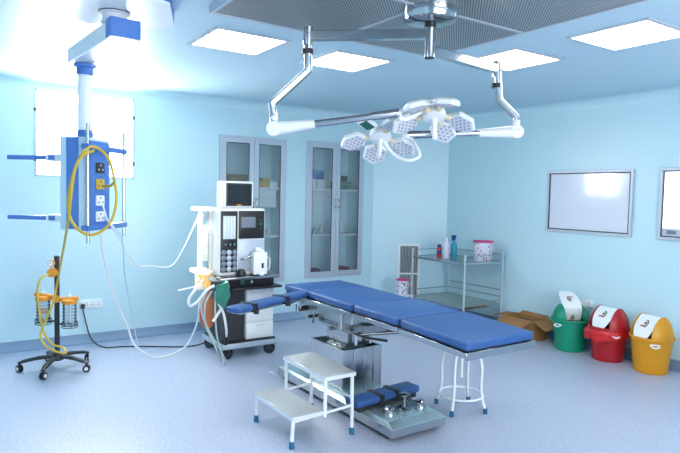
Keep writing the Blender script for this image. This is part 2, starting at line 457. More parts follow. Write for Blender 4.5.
def lamp_arm(z, end, chain, collar_z, spring_tip, joint):
    b = MB(); bar_between(b, (LP.x, LP.y, z), (end[0], end[1], z), .045, .055)
    b.build('horizontal_arm', 'chrome', t, True, bevel=.004)
    b = MB(); b.cyl((end[0], end[1], z+.05), (end[0], end[1], z-.05), .029)
    b.tube([(end[0], end[1], z+.03)]+chain, .025, seg=14)
    b.cyl((end[0], end[1], collar_z+.014), (end[0], end[1], collar_z-.014), .033, mi=1)
    b.build('cranked_tube', ['chrome', 'black'], t, True)
    jo = _V(joint); ti = _V(spring_tip); d = (ti-jo).normalized(); side = d.cross(_V((0, 0, 1))).normalized()
    b = MB(); b.cyl(jo-side*.032, jo+side*.032, .042, seg=24)
    b.cyl(jo+_V((0, 0, .0)), jo+_V((0, 0, .075)), .024)
    L = (ti-jo).length
    b.tube([jo-d*.02, jo+d*.05, jo+d*.24], [.040, .038, .025], seg=14); b.cyl(jo+side*.034, jo+side*.036, .012, mi=1, seg=12); b.cyl(jo-side*.036, jo-side*.034, .012, mi=1, seg=12)
    b.build('spring_joint', ['lampwhite', 'darkgrey'], t, True, bevel=.008)
    b = MB(); b.cyl(jo+d*.22, jo+d*(L-.14), .021, mi=0); b.cyl(jo+d*(L-.16), ti, .025, mi=0)
    b.build('spring_arm', 'chrome', t, True)
lamp_arm(2.565, (1.752, 2.984), [(1.751, 2.974, 2.362), (1.579, 3.082, 2.171), (1.582, 3.064, 2.06)], 2.475, (2.188, 2.664, 2.13), (1.582, 3.064, 2.02))
lamp_arm(2.475, (2.947, 2.612), [(2.961, 2.595, 2.278), (3.05, 2.525, 2.171), (3.044, 2.52, 2.10)], 2.37, (2.461, 2.91, 2.04), (3.044, 2.52, 2.075))

def petal(c, n, outd, par, k=1.0):
    """one hexagonal lamp pod; n = light direction, outd = away from the hub"""
    c = _V(c); n = _V(n).normalized(); e = (outd-n*outd.dot(n)).normalized(); s_ = n.cross(e)
    R = .082*k
    hexa = [c+e*R*1.12*math.cos(a)+s_*R*math.sin(a) for a in [j*PI/3 for j in range(6)]]
    b = MB()
    back = [c+(p-c)*.72-n*.042 for p in hexa]
    ring0 = [b.bm.verts.new(p) for p in hexa]; ring1 = [b.bm.verts.new(p-n*.026) for p in hexa]; ring2 = [b.bm.verts.new(p) for p in back]
    inn = [b.bm.verts.new(c+(p-c)*.90) for p in hexa]
    for A, B in ((inn, ring0), (ring0, ring1), (ring1, ring2)):
        for j in range(6): b.bm.faces.new((A[j], A[(j+1) % 6], B[(j+1) % 6], B[j]))
    b.bm.faces.new(ring2); b.bm.faces.new([b.bm.verts.new(v.co-n*.004) for v in inn])
    pod = b.build('lamp_pod', 'lampwhite', par, True, bevel=.006)
    b = MB(); b.prism([c+(p-c)*.90-n*.003 for p in hexa], n*.002); b.build('lens_plate', 'lensplate', pod, True)
    b = MB()
    for q in range(-2, 3):
        for r_ in range(-2, 3):
            if abs(q+r_) > 2: continue
            p = c+(e*(q+r_/2)+s_*(r_*.866))*.0285*k
            b.cyl(p-n*.001, p+n*.003, .0105*k, .008*k, seg=10)
    b.build('led_lenses', 'led', pod, True)
def lamp_head(c, n, u, angs, dist, inward, panel_ang=None, handle=True):
    c = _V(c); n = _V(n).normalized(); u = (u-n*u.dot(n)).normalized(); v = n.cross(u)
    b = MB(); b.lathe([(.03, -.055), (.06, -.045), (.07, -.02), (.066, .008), (.04, .018)], c, axis=n, seg=24)
    hub = b.build('hub', 'lampwhite', t, True)
    for a in angs:
        od = u*math.cos(math.radians(a))+v*math.sin(math.radians(a))
        pn = n*math.cos(inward)-od*math.sin(inward)
        pc = c+od*dist+n*.02
        petal(pc, pn, od, t)
        b = MB(); b.cyl(c+od*.045-n*.02, c+od*(dist-.062)-n*.008, .020, .017); b.build('pod_bracket', 'beige', t, True)
    if handle:
        b = MB(); b.tube([c+n*.01, c+n*.05, c+n*.145], [.022, .016, .014]); b.build('handle', 'white', t, True)
    if panel_ang is not None:
        od = u*math.cos(math.radians(panel_ang))+v*math.sin(math.radians(panel_ang))
        pc = c+od*.135-n*.03; R3 = Matrix((od, n.cross(od), n)).transposed()
        b = MB(); vs = b.box(-.055, .055, -.04, .04, -.014, .014, bev=.006)
        for q in b.bm.verts: q.co = R3 @ q.co + pc
        cp = b.build('control_panel', 'white', t, True)
        b = MB(); b.box(-.042, .042, -.03, .03, .0142, .0155)
        for q in b.bm.verts: q.co = R3 @ q.co + pc
        b.build('display', 'green_dark', cp, True)
fh = _V((math.cos(YAW), math.sin(YAW), 0)); rh = _V((math.sin(YAW), -math.cos(YAW), 0))
def ldir(tilt, side=0.0): return (-_V((0, 0, 1))*math.cos(tilt) - fh*math.sin(tilt) + rh*side).normalized()
H1 = _V((2.316, 3.005, 2.017)); H2 = _V((2.367, 2.560, 2.112))
lamp_head(H1, ldir(.52, -.05), rh, [196, 262, 334, 62], .168, .25, panel_ang=132)
lamp_head(H2, ldir(.38), rh, [78, 132, 205, 297, 346], .168, .42)
b = MB(); b.tube([(2.461, 2.91, 2.04), (2.479, 2.87, 2.0), (2.478, 2.819, 1.94), (2.469, 2.80, 1.895), (2.425, 2.86, 1.875), (2.38, 2.95, 1.92), (2.33, 3.02, 2.03)], .011, path_smooth=True); b.cyl((2.465, 2.905, 2.045), (2.458, 2.915, 2.025), .026)
b.build('yoke', 'white', t, True)
b = MB(); b.tube([(2.188, 2.664, 2.13), (2.20, 2.66, 2.10), (2.244, 2.648, 2.10), (2.30, 2.60, 2.14), (2.365, 2.56, 2.18)], .012, path_smooth=True); b.cyl((2.185, 2.668, 2.135), (2.195, 2.658, 2.12), .026)
b.build('yoke', 'white', t, True)

# ------------------------------------------------------------------ ceiling pendant
t = thing('ceiling_pendant', 'blue and white ceiling-hung medical supply pendant in front of the bright window', 'medical pendant', (.80, 3.56, 2.66))
b = MB()
a0 = math.radians(-21); pc = _V((.82, 3.55, 0)); hs = .30
pl = []
for k in range(4):
    for dd in (-.72, .72):
        ang = a0+k*PI/2
        p = pc+_V((math.cos(ang), math.sin(ang), 0))*hs+_V((-math.sin(ang), math.cos(ang), 0))*hs*dd
        pl.append(p+_V((0, 0, 2.665)))
b.prism(pl, (0, 0, .012), 0); b.prism([p+_V((0, 0, .012)) for p in pl], (0, 0, .073), 1)
b.build('ceiling_plate', ['white', 'pblue'], t, True)
b = MB(); b.lathe([(.085, 2.668), (.085, 2.655), (.065, 2.65), (.065, 2.625), (.075, 2.60)], (.81, 3.58, 0)); b.lathe([(.088, 2.667), (.088, 2.660)], (.81, 3.58, 0), mi=1)
b.build('pivot', ['offwhite', 'darkgrey'], t, True)
b = MB(); bar_between(b, (.832, 3.53, 2.552), (.762, 4.42, 2.552), .145, .10); b.build('arm', 'white', t, True, bevel=.008)
b = MB(); bar_between(b, (.839, 3.44, 2.552), (.832, 3.53, 2.552), .172, .108); b.build('arm_end_cap', 'pblue', t, True, bevel=.008)
PP = _V((.79, 4.35, 0))
b = MB(); b.cyl((PP.x, PP.y, 2.50), (PP.x, PP.y, 2.03), .044, seg=28); b.build('drop_tube', 'white', t, True)
b = MB(); b.lathe([(.05, 2.425), (.056, 2.43), (.056, 2.47), (.072, 2.475), (.072, 2.497)], (PP.x, PP.y, 0)); b.build('collar', 'pblue', t, True)
b = MB(); b.lathe([(.05, 2.0), (.052, 2.03), (.046, 2.05)], (PP.x, PP.y, 0)); b.build('collar', 'pblue', t, True)
# service box in its own frame: X to the right of the view, Y away
Rz = YAW-PI/2-.11
ub = bpy.data.objects.new('service_box', None)  # replaced by mesh root below
bpy.data.objects.remove(ub)
def lb(fn, name, mats, parent, bevel=0):
    b = MB(); fn(b)
    Mx = Matrix.Translation((PP.x, PP.y, 0)) @ Matrix.Rotation(Rz, 4, 'Z')
    b.bm.transform(Mx)
    return b.build(name, mats, parent, True, bevel)
# side faces run along X; the outlet face is at X = +.055 facing right
z0, z1 = 1.37, 1.995
BXL, BXR, BYN, BYF = -.105, .084, -.13, .17
boxo = lb(lambda b: b.box(BXL, BXR, BYN, BYF, z0, z1, bev=.004), 'service_box', 'paleblue', t)
lb(lambda b: b.box(BXL+.050, BXR-.055, BYN-.006, BYN+.002, z0+.008, z1-.004), 'side_panel', 'pblue', boxo)
lb(lambda b: b.box(BXR-.002, BXR+.006, -.09, .165, z0+.03, z1-.02), 'outlet_panel', 'pblue', boxo)
for i, (z, mt_) in enumerate(((1.795, 'darkgrey'), (1.682, 'yellow'), (1.568, 'white'), (1.457, 'white'))):
    def f2(b):
        b.box(BXR+.005, BXR+.014, -.025, .085, z-.036, z+.036, bev=.004)
        for dy, dz in ((0, .018), (-.014, -.012), (.014, -.012)):
            b.cyl((BXR+.013, .03+dy*1.9, z+dz), (BXR+.016, .03+dy*1.9, z+dz), .0065, mi=1, seg=10)
    lb(f2, 'outlet', [mt_, 'white' if i == 0 else 'black'], boxo)
for yy, k in ((-.155, 0), (.345, .01)):
    lb(lambda b: (b.cyl((.108, yy, z0-.085+k), (.108, yy, z1+.085-k), .0115, seg=12)), 'accessory_rail', 'steel', t)
for z in (1.93, 1.385):
    lb(lambda b: (b.box(.07, .125, -.175, .37, z-.018, z+.018, bev=.006)), 'rail_bracket', 'pblue', t)
for z in (1.858, 1.44):
    lb(lambda b: (b.box(-.27, BXL, -.035, .035, z-.024, z+.026, 0, bev=.005)), 'shelf_bracket', 'white', t)
    lb(lambda b: (b.box(-.565, -.26, -.024, .024, z-.015, z+.015, 0, bev=.004), b.box(-.25, -.20, -.038, -.0, z-.016, z+.016, 0, bev=.004),), 'handle_bar', 'pblue', t)

def hose(name, pts, r, mt_, label, cat, group=None, seg=8, corr=0, n=6):
    b = MB(); b.tube(smooth_path(pts, n), r, 0, seg, corr=corr)
    o = b.build(name, mt_)
    if label: tag(o, label, cat, group)
    return o
hose('air_hose', [(.879, 4.214, 1.67), (.90, 4.103, 1.67), (.916, 4.033, 1.684), (.913, 3.99, 1.547), (.863, 3.99, 1.41), (.761, 4.03, 1.35), (.676, 4.092, 1.413), (.645, 4.121, 1.541), (.674, 4.114, 1.736), (.735, 4.10, 1.886), (.81, 4.13, 1.925), (.891, 4.11, 1.855), (.923, 4.066, 1.70)], .0095, 'yellow', 'yellow hose coiled in a loop on the front of the pendant', 'hose')
hose('air_hose', [(.80, 4.10, 1.900), (.725, 4.085, 1.86), (.68, 4.08, 1.768), (.655, 4.07, 1.606), (.650, 4.137, 1.443), (.695, 4.576, 1.277), (.774, 5.462, .871), (.743, 5.529, .655), (.684, 5.558, .49), (.65, 5.573, .376), (.674, 5.491, .304), (.744, 5.40, .262), (.815, 5.35, .250), (.802, 5.42, .284), (.731, 5.512, .302), (.675, 5.60, .408), (.642, 5.62, .625), (.639, 5.66, .756), (.672, 5.70, .854), (.755, 5.74, .888)], .0095, 'yellow', 'long yellow hose hanging from the pendant down to the wheeled suction stand', 'hose')
hose('gas_hose', [(.883, 4.332, 1.34), (.971, 4.623, 1.13), (1.154, 5.077, .738), (1.31, 5.314, .444), (1.402, 5.40, .23), (1.60, 5.62, .05), (1.70, 5.66, .012), (1.875, 5.72, .014), (2.0, 5.70, .10), (2.034, 5.52, .359), (2.053, 5.5, .60)], .0085, 'whiteplastic', 'white gas hose sagging from the pendant to the floor and up to the anaesthesia machine', 'hose')
hose('gas_hose', [(.882, 4.235, 1.54), (.909, 4.212, 1.438), (1.073, 4.563, 1.268), (1.33, 5.097, 1.014), (1.531, 5.321, .961), (1.737, 5.422, .939), (1.866, 5.466, 1.092), (1.992, 5.517, 1.308), (2.06, 5.53, 1.46)], .006, 'whiteplastic', 'thin white cord strung in mid air from pendant to top of the anaesthesia machine', 'hose')
hose('gas_hose', [(.89, 4.23, 1.451), (1.013, 4.367, 1.343), (1.116, 4.652, 1.222), (1.248, 5.146, .918), (1.419, 5.609, .526), (1.534, 5.871, .198), (1.62, 6.02, .012), (1.75, 5.96, .012)], .005, 'paleblue', 'thin translucent tube falling from the pendant to the floor', 'hose')

# ------------------------------------------------------------------ cabinets in the left wall
def cabinet(C, label):
    x0, x1, z0, z1 = C; D = .36
    t = thing('wall_cabinet', label, 'cabinet', ((x0+x1)/2, YL, z0), group='glazed cabinets recessed in the wall')
    b = MB()
    b.box(x0, x0+.012, YL, YL+D, z0, z1); b.box(x1-.012, x1, YL, YL+D, z0, z1)
    b.box(x0+.012, x1-.012, YL, YL+D, z0, z0+.012); b.box(x0+.012, x1-.012, YL, YL+D, z1-.012, z1); b.box(x0+.012, x1-.012, YL+D-.012, YL+D, z0+.012, z1-.012)
    b.build('body', 'cabin', t, True)
    b = MB(); f = .034; o = .012
    b.box(x0-o, x0+f-o, YL-.022, YL+.01, z0-o, z1+o); b.box(x1-f+o, x1+o, YL-.022, YL+.01, z0-o, z1+o)
    b.box(x0+f-o, x1-f+o, YL-.022, YL+.01, z0-o, z0+f-o); b.box(x0+f-o, x1-f+o, YL-.022, YL+.01, z1-f+o, z1+o)
    b.build('outer_frame', 'alu', t, True, bevel=.003)
    xm = (x0+x1)/2
    for sgn in (-1, 1):
        a0, a1 = (x0+f-o, xm-.002) if sgn < 0 else (xm+.002, x1-f+o)
        zz0, zz1 = z0+f-o, z1-f+o
        s_ = .048; sm = .062
        l = s_ if sgn < 0 else sm; r_ = sm if sgn < 0 else s_
        d = MB()
        d.box(a0, a0+l, YL-.028, YL-.004, zz0, zz1); d.box(a1-r_, a1, YL-.028, YL-.004, zz0, zz1)
        d.box(a0+l, a1-r_, YL-.028, YL-.004, zz0, zz0+s_); d.box(a0+l, a1-r_, YL-.028, YL-.004, zz1-s_, zz1)
        dd = d.build('door', 'alu', t, True, bevel=.003)
        g = MB(); g.box(a0+l-.004, a1-r_+.004, YL-.018, YL-.013, zz0+s_-.004, zz1-s_+.004); g.build('glass', 'glass', dd, True)
        g = MB(); e = .007
        g.box(a0+l, a0+l+e, YL-.026, YL-.019, zz0+s_, zz1-s_); g.box(a1-r_-e, a1-r_, YL-.026, YL-.019, zz0+s_, zz1-s_)
        g.box(a0+l+e, a1-r_-e, YL-.026, YL-.019, zz0+s_, zz0+s_+e); g.box(a0+l+e, a1-r_-e, YL-.026, YL-.019, zz1-s_-e, zz1-s_); g.build('gasket', 'darkgrey', dd, True)
        hx = (a1-.022) if sgn < 0 else (a0+.022)
        h = MB(); zc = z0+.98; h.tube([(hx, YL-.028, zc-.06), (hx, YL-.055, zc-.045), (hx, YL-.055, zc+.045), (hx, YL-.028, zc+.06)], .007, path_smooth=True); h.build('handle', 'chrome', dd, True)
    for z in (1.105, 1.715):
        b = MB(); b.box(x0+.012, x1-.012, YL+.012, YL+D-.014, z-.022, z); b.build('shelf', 'shelfwhite', t, True)
    return t
cabinet(C1, 'grey framed glass-door cabinet in the wall behind the anaesthesia machine')
cabinet(C2, 'grey framed glass-door cabinet in the wall right of the anaesthesia machine, in full view')
def carton(name, x0, x1, y0, y1, z0, z1, mats, label, cat='box', lid=None, bev=.003, group=None):
    b = MB(); b.box(x0, x1, y0, y1, z0, z1, 0, bev=bev)
    if lid: b.box(x0-.003, x1+.003, y0-.003, y1+.003, z1-lid, z1+.003, 1, bev=bev)
    return tag(b.build(name, mats), label, cat, group)
ys = YL+.08
carton('carton', 2.80, 3.10, ys, ys+.2, 1.716, 1.865, ['brownbox'], 'brown carton behind the left door of the cabinet behind the anaesthesia machine', bev=.002)
carton('carton', 3.19, 3.29, ys, ys+.15, 1.716, 1.80, ['yellowbox', 'white'], 'yellow and white carton on the upper shelf of the left wall cabinet', lid=.02)
carton('carton', 3.30, 3.40, ys, ys+.15, 1.716, 1.83, ['yellowbox', 'bluebox'], 'yellow carton with dark top in the middle of the left cabinet upper shelf', lid=.04)
carton('carton', 3.41, 3.54, ys, ys+.15, 1.716, 1.80, ['white', 'bluebox'], 'small white carton at the right end of the left cabinet upper shelf', lid=.01)
b = MB(); b.box(3.20, 3.49, ys-.03, ys+.14, 1.46, 1.683, 0, bev=.01); b.box(3.19, 3.50, ys-.04, ys+.15, 1.676, 1.6925, 0, bev=.004)
tag(b.build('plastic_box', ['white']), 'white plastic drawer box hanging under the upper shelf of the left cabinet', 'box')
for i, (x, h, mt_, lb_) in enumerate(((3.30, .07, 'steel', 'small steel pot on the lower shelf of the left cabinet, left of the jar'), (3.42, .09, 'offwhite', 'small pale jar on the lower shelf of the left cabinet'))):
    b = MB(); b.lathe([(.035, 0), (.04, .01), (.04, h-.015), (.03, h-.005), (.03, h), (.012, h+.004)], (x, ys+.06, 1.106), seg=18); tag(b.build('jar', mt_), lb_, 'jar')
carton('carton', 4.0, 4.22, ys, ys+.18, 1.846, 1.965, ['bluebox', 'white'], 'blue carton on top of the white cartons in the right wall cabinet', lid=.02)
carton('carton', 3.99, 4.10, ys, ys+.18, 1.716, 1.845, ['white', 'offwhite'], 'white carton under the blue one in the right cabinet, left of the pair', lid=.02)
carton('carton', 4.11, 4.24, ys, ys+.18, 1.716, 1.843, ['offwhite', 'brownbox'], 'greyish white carton under the blue one in the right cabinet, right of the pair', lid=.015)
carton('carton', 4.45, 4.68, ys, ys+.18, 1.716, 1.82, ['green_dark', 'white'], 'dark green carton with pale band behind the right door of the right cabinet', lid=.03)
carton('carton', 4.50, 4.62, ys+.02, ys+.14, 1.824, 1.90, ['darkgrey', 'green_dark'], 'small dark carton on the dark green carton in the right cabinet', lid=.01)
def bottle(name, x, y, z, r, h, mt_, cap, label, cat='bottle', group=None):
    t = thing(name, label, cat, (x, y, z), group=group)
    b = MB(); b.lathe([(r*.9, 0), (r, .008), (r, h*.66), (r*.8, h*.76), (r*.38, h*.82), (r*.38, h*.88)], seg=20); b.build('bottle_body', mt_, t)
    b = MB(); b.lathe([(r*.45, h*.87), (r*.45, h*.985), (r*.36, h)], seg=16); b.build('cap', cap, t)
    return t
bottle('bottle', 4.02, ys+.05, 1.106, .025, .17, 'offwhite', 'dkblue', 'tall pale bottle at the left of the lower shelf in the right cabinet')
bottle('bottle', 4.12, ys+.06, 1.106, .035, .10, 'cleartube', 'white', 'short squat clear bottle beside the tall one in the right cabinet')
bottle('bottle', 4.22, ys+.05, 1.106, .03, .12, 'offwhite', 'steel', 'pale bottle with metal cap nearest the handles in the right cabinet')
def blob(name, x, y, z, sx, sy, sz, mt_, label, cat, seed=1, amp=.18):
    rnd = random.Random(seed); b = MB()
    bmesh.ops.create_icosphere(b.bm, subdivisions=3, radius=1)
    ph = [rnd.uniform(0, 6) for _ in range(6)]
    for v in b.bm.verts:
        c = v.co; d = 1+amp*math.sin(4*c.x+ph[0])*math.cos(5*c.y+ph[1])+amp*.6*math.sin(9*c.z+ph[2]+3*c.x)
        v.co = _V((c.x*sx*d, c.y*sy*d, max(-1, c.z*d*1.05)*sz)) + _V((x, y, z+sz))
    for f in b.bm.faces: f.smooth = True
    return tag(b.build(name, mt_), label, cat)
blob('plastic_bag', 4.56, ys+.08, 1.106, .10, .07, .095, 'offwhite', 'crumpled pale plastic bag on the lower shelf behind the right cabinet door', 'bag', 3)
blob('cloth_bundle', 4.13, ys+.10, .553, .13, .10, .04, 'magenta', 'dark pink folded cloth at the bottom left of the right cabinet', 'cloth', 5, .08)
blob('cloth_bundle', 4.60, ys+.10, .553, .12, .10, .045, 'magenta', 'dark pink folded cloth at the bottom right of the right cabinet', 'cloth', 8, .08)

# ------------------------------------------------------------------ right wall: board, x-ray viewer, socket, grille
def board(y0, y1, z0, z1, name, label, cat, lit):
    t = thing(name, label, cat, (XR, (y0+y1)/2, z0))
    b = MB(); f = .030; X = XR
    for (a, c, d, e) in ((y0, y1, z0, z0+f), (y0, y1, z1-f, z1), (y0, y0+f, z0+f, z1-f), (y1-f, y1, z0+f, z1-f)):
        b.box(X-.028, X, a, c, d, e)
    b.build('frame', 'alu', t, True, bevel=.003)
    b = MB(); g = .012; q = f
    for (a, c, d, e) in ((y0+q, y1-q, z0+q, z0+q+g), (y0+q, y1-q, z1-q-g, z1-q), (y0+q, y0+q+g, z0+q+g, z1-q-g), (y1-q-g, y1-q, z0+q+g, z1-q-g)):
        b.box(X-.020, X, a, c, d, e)
    b.build('inner_rim', 'darkgrey', t, True)
    q += g
    if lit:
        b = MB(); b.box(X-.012, X, y0+q, y1-q, z0+q+.075, z1-q); b.build('lit_screen', 'xray', t, True)
        b = MB(); b.box(X-.016, X, y0+q, y1-q, z0+q, z0+q+.075); p = b.build('control_strip', 'alu', t, True)
        for k in range(4):
            b = MB(); yy = y1-q-.09-k*.2; b.box(X-.022, X-.016, yy-.045, yy+.045, z0+q+.018, z0+q+.055); b.build('switch', 'lcd', p, True)
        pass
    else:
        b = MB(); b.box(X-.012, X, y0+q, y1-q, z0+q, z1-q); b.build('board_surface', 'board', t, True)
board(3.332, 4.378, 1.268, 1.978, 'writing_board', 'unlit pale white board in aluminium frame on the right wall', 'board', False)
board(2.01, 3.062, 1.268, 1.982, 'xray_viewer', 'brightly lit x-ray viewing box at the right edge of the view', 'light box', True)
def socket_plate(parent, b, u0, u1): pass
t = thing('wall_socket', 'small pale wall socket half hidden between the green and red bins', 'socket', (XR, 3.80, .50))
b = MB(); b.box(XR-.010, XR, 3.73, 3.88, .455, .535, bev=.003); b.build('plate', 'white', t, True)
b = MB(); b.box(XR-.014, XR-.0098, 3.76, 3.79, .47, .52); b.build('switch', 'offwhite', t, True)
# return air grille on the corner wall
d1 = nrm; n_in = -out
def cw(s, z, off): return A_+d1*s+n_in*off+_V((0, 0, z))
t = thing('return_air_grille', 'grey slatted return air grille low on the corner wall behind the steel rack', 'air vent', cw(.53, .12, 0))
def cbox(b, s0, s1, z0, z1, o0, o1, mi=0):
    b.prism([cw(s0, z0, o0), cw(s1, z0, o0), cw(s1, z0, o1), cw(s0, z0, o1)], (0, 0, z1-z0), mi)
b = MB(); g0, g1, gz0, gz1 = .372, .690, .13, .965
for (s0, s1, a, c) in ((g0, g0+.03, gz0, gz1), (g1-.03, g1, gz0, gz1), (g0+.03, g1-.03, gz0, gz0+.03), (g0+.03, g1-.03, gz1-.03, gz1), (g0+.03, g1-.03, .53, .55)):
    cbox(b, s0, s1, a, c, 0, .022)
b.build('frame', 'white', t, True)
b = MB()
for k in range(12):
    s = g0+.035+k*(g1-g0-.07)/11.5; cbox(b, s, s+.010, gz0+.03, gz1-.03, .006, .016)
b.build('slats', 'grille', t, True)
b = MB(); cbox(b, g0+.03, g1-.03, gz0+.03, gz1-.03, .0, .004); b.build('backing', 'darkgrey', t, True)

# ------------------------------------------------------------------ left wall sockets
t = thing('power_socket', 'white four-gang wall socket strip right of the suction stand', 'socket', (1.26, YL, .43))
b = MB(); b.box(1.145, 1.365, YL-.03, YL, .378, .472, bev=.005)
for k in range(3):
    x = 1.205+k*.062
    for dx, dz in ((0, .014), (-.010, -.010), (.010, -.010)): b.cyl((x+dx, YL-.0295, .425+dz), (x+dx, YL-.032, .425+dz), .005, mi=1, seg=8)
b.build('plate', ['white', 'darkgrey'], t, True)
b = MB(); b.box(1.145, 1.185, YL-.075, YL-.031, .385, .435, 0, bev=.010)
b.tube(smooth_path([(1.165, YL-.06, .385), (1.196, YL-.08, .219), (1.24, YL-.12, .065), (1.325, 6.32, .008), (1.521, 6.249, .008), (1.745, 6.125, .008), (1.989, 5.97, .008), (2.15, 5.93, .008), (2.26, 5.87, .05), (2.30, 5.84, .12)]), .007, 0, 8)
tag(b.build('power_cable', 'black'), 'black plug and cable running from wall socket along floor to the machine', 'cable')

# ------------------------------------------------------------------ suction stand
def caster(par, x, y, ztop, ang, r=.032, hub='whiteplastic', w_=.022, forkmat='black', world=False):
    """wheel with fork under point (x,y); wheel touches z=0"""
    d = _V((math.cos(ang), math.sin(ang), 0)); s_ = _V((-d.y, d.x, 0)); c = _V((x, y, r))
    b = MB()
    for sg in (-1, 1):
        b.lathe([(r*.4, -.005), (r, -.006), (r, .006), (r*.4, .005)], c+s_*sg*.012, 0, 20, axis=s_)
    b.cyl(c-s_*.02, c+s_*.02, r*.35, mi=1, seg=14)
    b.lathe([(r*.55, -.0015), (r*.5, .0015)], c+s_*.0195, 1, 16, axis=s_); b.lathe([(r*.55, -.0015), (r*.5, .0015)], c-s_*.0195, 1, 16, axis=s_)
    bar_between(b, c+_V((0, 0, r*.2)), c+_V((0, 0, r*1.35)), .012, .03, 2)
    b.cyl((x, y, r*1.2), (x, y, ztop), r*.35, mi=2, seg=12)
    return b.build('caster', ['black', hub, forkmat], par, world)
SX, SY = .81, 5.78
t = thing('suction_stand', 'black five-wheeled suction stand with orange regulator and two glass jars', 'medical stand', (SX, SY, 0))
b = MB()
b.cyl((0, 0, .09), (0, 0, 1.02), .022, seg=18); b.lathe([(.024, 1.015), (.026, 1.03), (.015, 1.04)]); b.build('pole', 'black', t)
b = MB()
b.lathe([(.055, .085), (.065, .10), (.06, .13), (.03, .16)], seg=24)
for k in range(5):
    a = math.radians(25+72*k); d = _V((math.cos(a), math.sin(a), 0))
    pts = [d*.03+_V((0, 0, .12)), d*.15+_V((0, 0, .115)), d*.27+_V((0, 0, .095)), d*.315+_V((0, 0, .080))]
    b.tube(smooth_path(pts, 4), [.030]*5+[.026]*4+[.02]*4, 0, 10, flat=.6)
b.build('star_base', 'black', t)
for k in range(5):
    a = math.radians(25+72*k); caster(t, .305*math.cos(a), .305*math.sin(a), .09, a+.8+k*.7)
# bracket + jars in the view-aligned frame
vx = rh
b = MB()
b.tube([vx*-.20+_V((0, 0, .685)), vx*-.03+_V((0, 0, .665))], .018, 0, 10, flat=1.0); b.tube([vx*.0+_V((0, 0, .640)), vx*.19+_V((0, 0, .655))], .018, 0, 10)
b.cyl(-fh*.03+vx*.01+_V((0, 0, .65)), -fh*.045+vx*.01+_V((0, 0, .65)), .034)
b.build('jar_bracket', 'orange', t)
for sx, zz, mt_ in ((-.125, .665, 'orange'), (.115, .64, 'white')):
    c = vx*sx
    b = MB(); b.lathe([(.055, zz-.245), (.058, zz-.235), (.058, zz-.03)], c, seg=24, cap=False)
    b.lathe([(.053, zz-.24), (.053, zz-.235)], c, seg=24)
    for k in range(6): b.lathe([(.0585, zz-.06-k*.03), (.0585, zz-.064-k*.03)], c, 1, 24, cap=False)
    j = b.build('glass_jar', ['clear', 'alu'], t)
    b = MB(); b.lathe([(.066, zz-.035), (.068, zz-.02), (.066, zz+.0), (.03, zz+.008)], c, seg=24); b.build('jar_lid', 'orange', j)
    b = MB(); b.lathe([(.012, zz+.005), (.012, zz+.03), (.018, zz+.035), (.006, zz+.05), (.004, zz+.085)], c, seg=12); b.build('valve', 'whiteplastic', j)
    b = MB(); b.lathe([(.03, zz-.16), (.038, zz-.14), (.038, zz-.125), (.012, zz-.11)] if mt_ == 'orange' else [(.008, zz-.2), (.008, zz-.03)], c, seg=16); b.build('float', mt_, j)
    b = MB()
    for z in (zz-.25, zz-.205): b.tube([c+_V((math.cos(q*PI/12)*.066, math.sin(q*PI/12)*.066, z)) for q in range(24)], .004, closed=True, seg=6)
    for q in range(4): b.cyl(c+_V((math.cos(q*PI/2)*.066, math.sin(q*PI/2)*.066, zz-.25)), c+_V((math.cos(q*PI/2)*.066, math.sin(q*PI/2)*.066, zz-.205)), .004, seg=6)
    b.cyl(c+vx*(-.06 if sx > 0 else .06)+_V((0, 0, zz-.225)), _V((0, 0, zz-.225)), .008)
    b.build('jar_basket', 'black', t)
b = MB(); b.lathe([(.025, -.03), (.04, -.02), (.042, .0), (.038, .03), (.02, .04)], -fh*.04-vx*.02+_V((0, 0, .89)), axis=-fh, seg=20); b.cyl(_V((0, 0, .89)), -fh*.03+_V((0, 0, .89)), .015)
b.build('regulator', 'orange', t)
g = -fh*.05-vx*.025+_V((0, 0, .975))
b = MB(); b.lathe([(.03, -.012), (.032, .01), (.028, .014)], g, axis=-fh, seg=22); b.cyl(g-_V((0, 0, .03)), g-_V((0, 0, .06)), .006); gg = b.build('pressure_gauge', 'orange', t)
b = MB(); b.lathe([(.025, .0141), (.025, .0155)], g, axis=-fh, seg=22); b.build('gauge_face', 'white', gg)
b = MB(); b.cyl(g-fh*.016-vx*.012, g-fh*.016+vx*.006+_V((0, 0, .012)), .0015, seg=6); b.build('needle', 'black', gg)

# ------------------------------------------------------------------ anaesthesia machine
t = thing('anaesthesia_machine', 'wheeled white and black anaesthesia machine with dials, hoses and drawers', 'medical machine', (2.47, 5.6, 0))
FY = 5.30; BY = 5.80
b = MB()
b.box(2.20, 2.80, FY-.03, BY+.05, .10, .155, 0, bev=.015)
b.build('wheel_base', 'alu', t, True)
b = MB(); b.box(2.215, 2.785, FY-.015, BY+.035, .154, .17, bev=.006); b.build('base_tray', 'black', t, True)
for x, y, a in ((2.27, FY+.02, .4), (2.73, FY+.02, -.6), (2.27, BY, 1.9), (2.73, BY, 2.6)):
    caster(t, x, y, .11, a, r=.060, hub='darkgrey', forkmat='darkgrey', world=True)
b = MB(); b.box(2.24, 2.455, FY+.03, BY-.02, .168, .70); b.box(2.455, 2.765, FY+.25, BY-.02, .168, .70); b.build('cabinet_body', 'darkgrey', t, True, bevel=.004)
zs = (.172, .345, .52, .695)
for i in range(3):
    b = MB(); b.box(2.462, 2.762, FY, FY+.26, zs[i]+.003, zs[i+1]-.003, 0, bev=.006); d = b.build('drawer', 'whiteplastic', t, True)
    b = MB(); b.box(2.57, 2.66, FY-.004, FY+.001, zs[i+1]-.045, zs[i+1]-.025, 0, bev=.002); b.build('drawer_pull', 'offwhite', d, True)
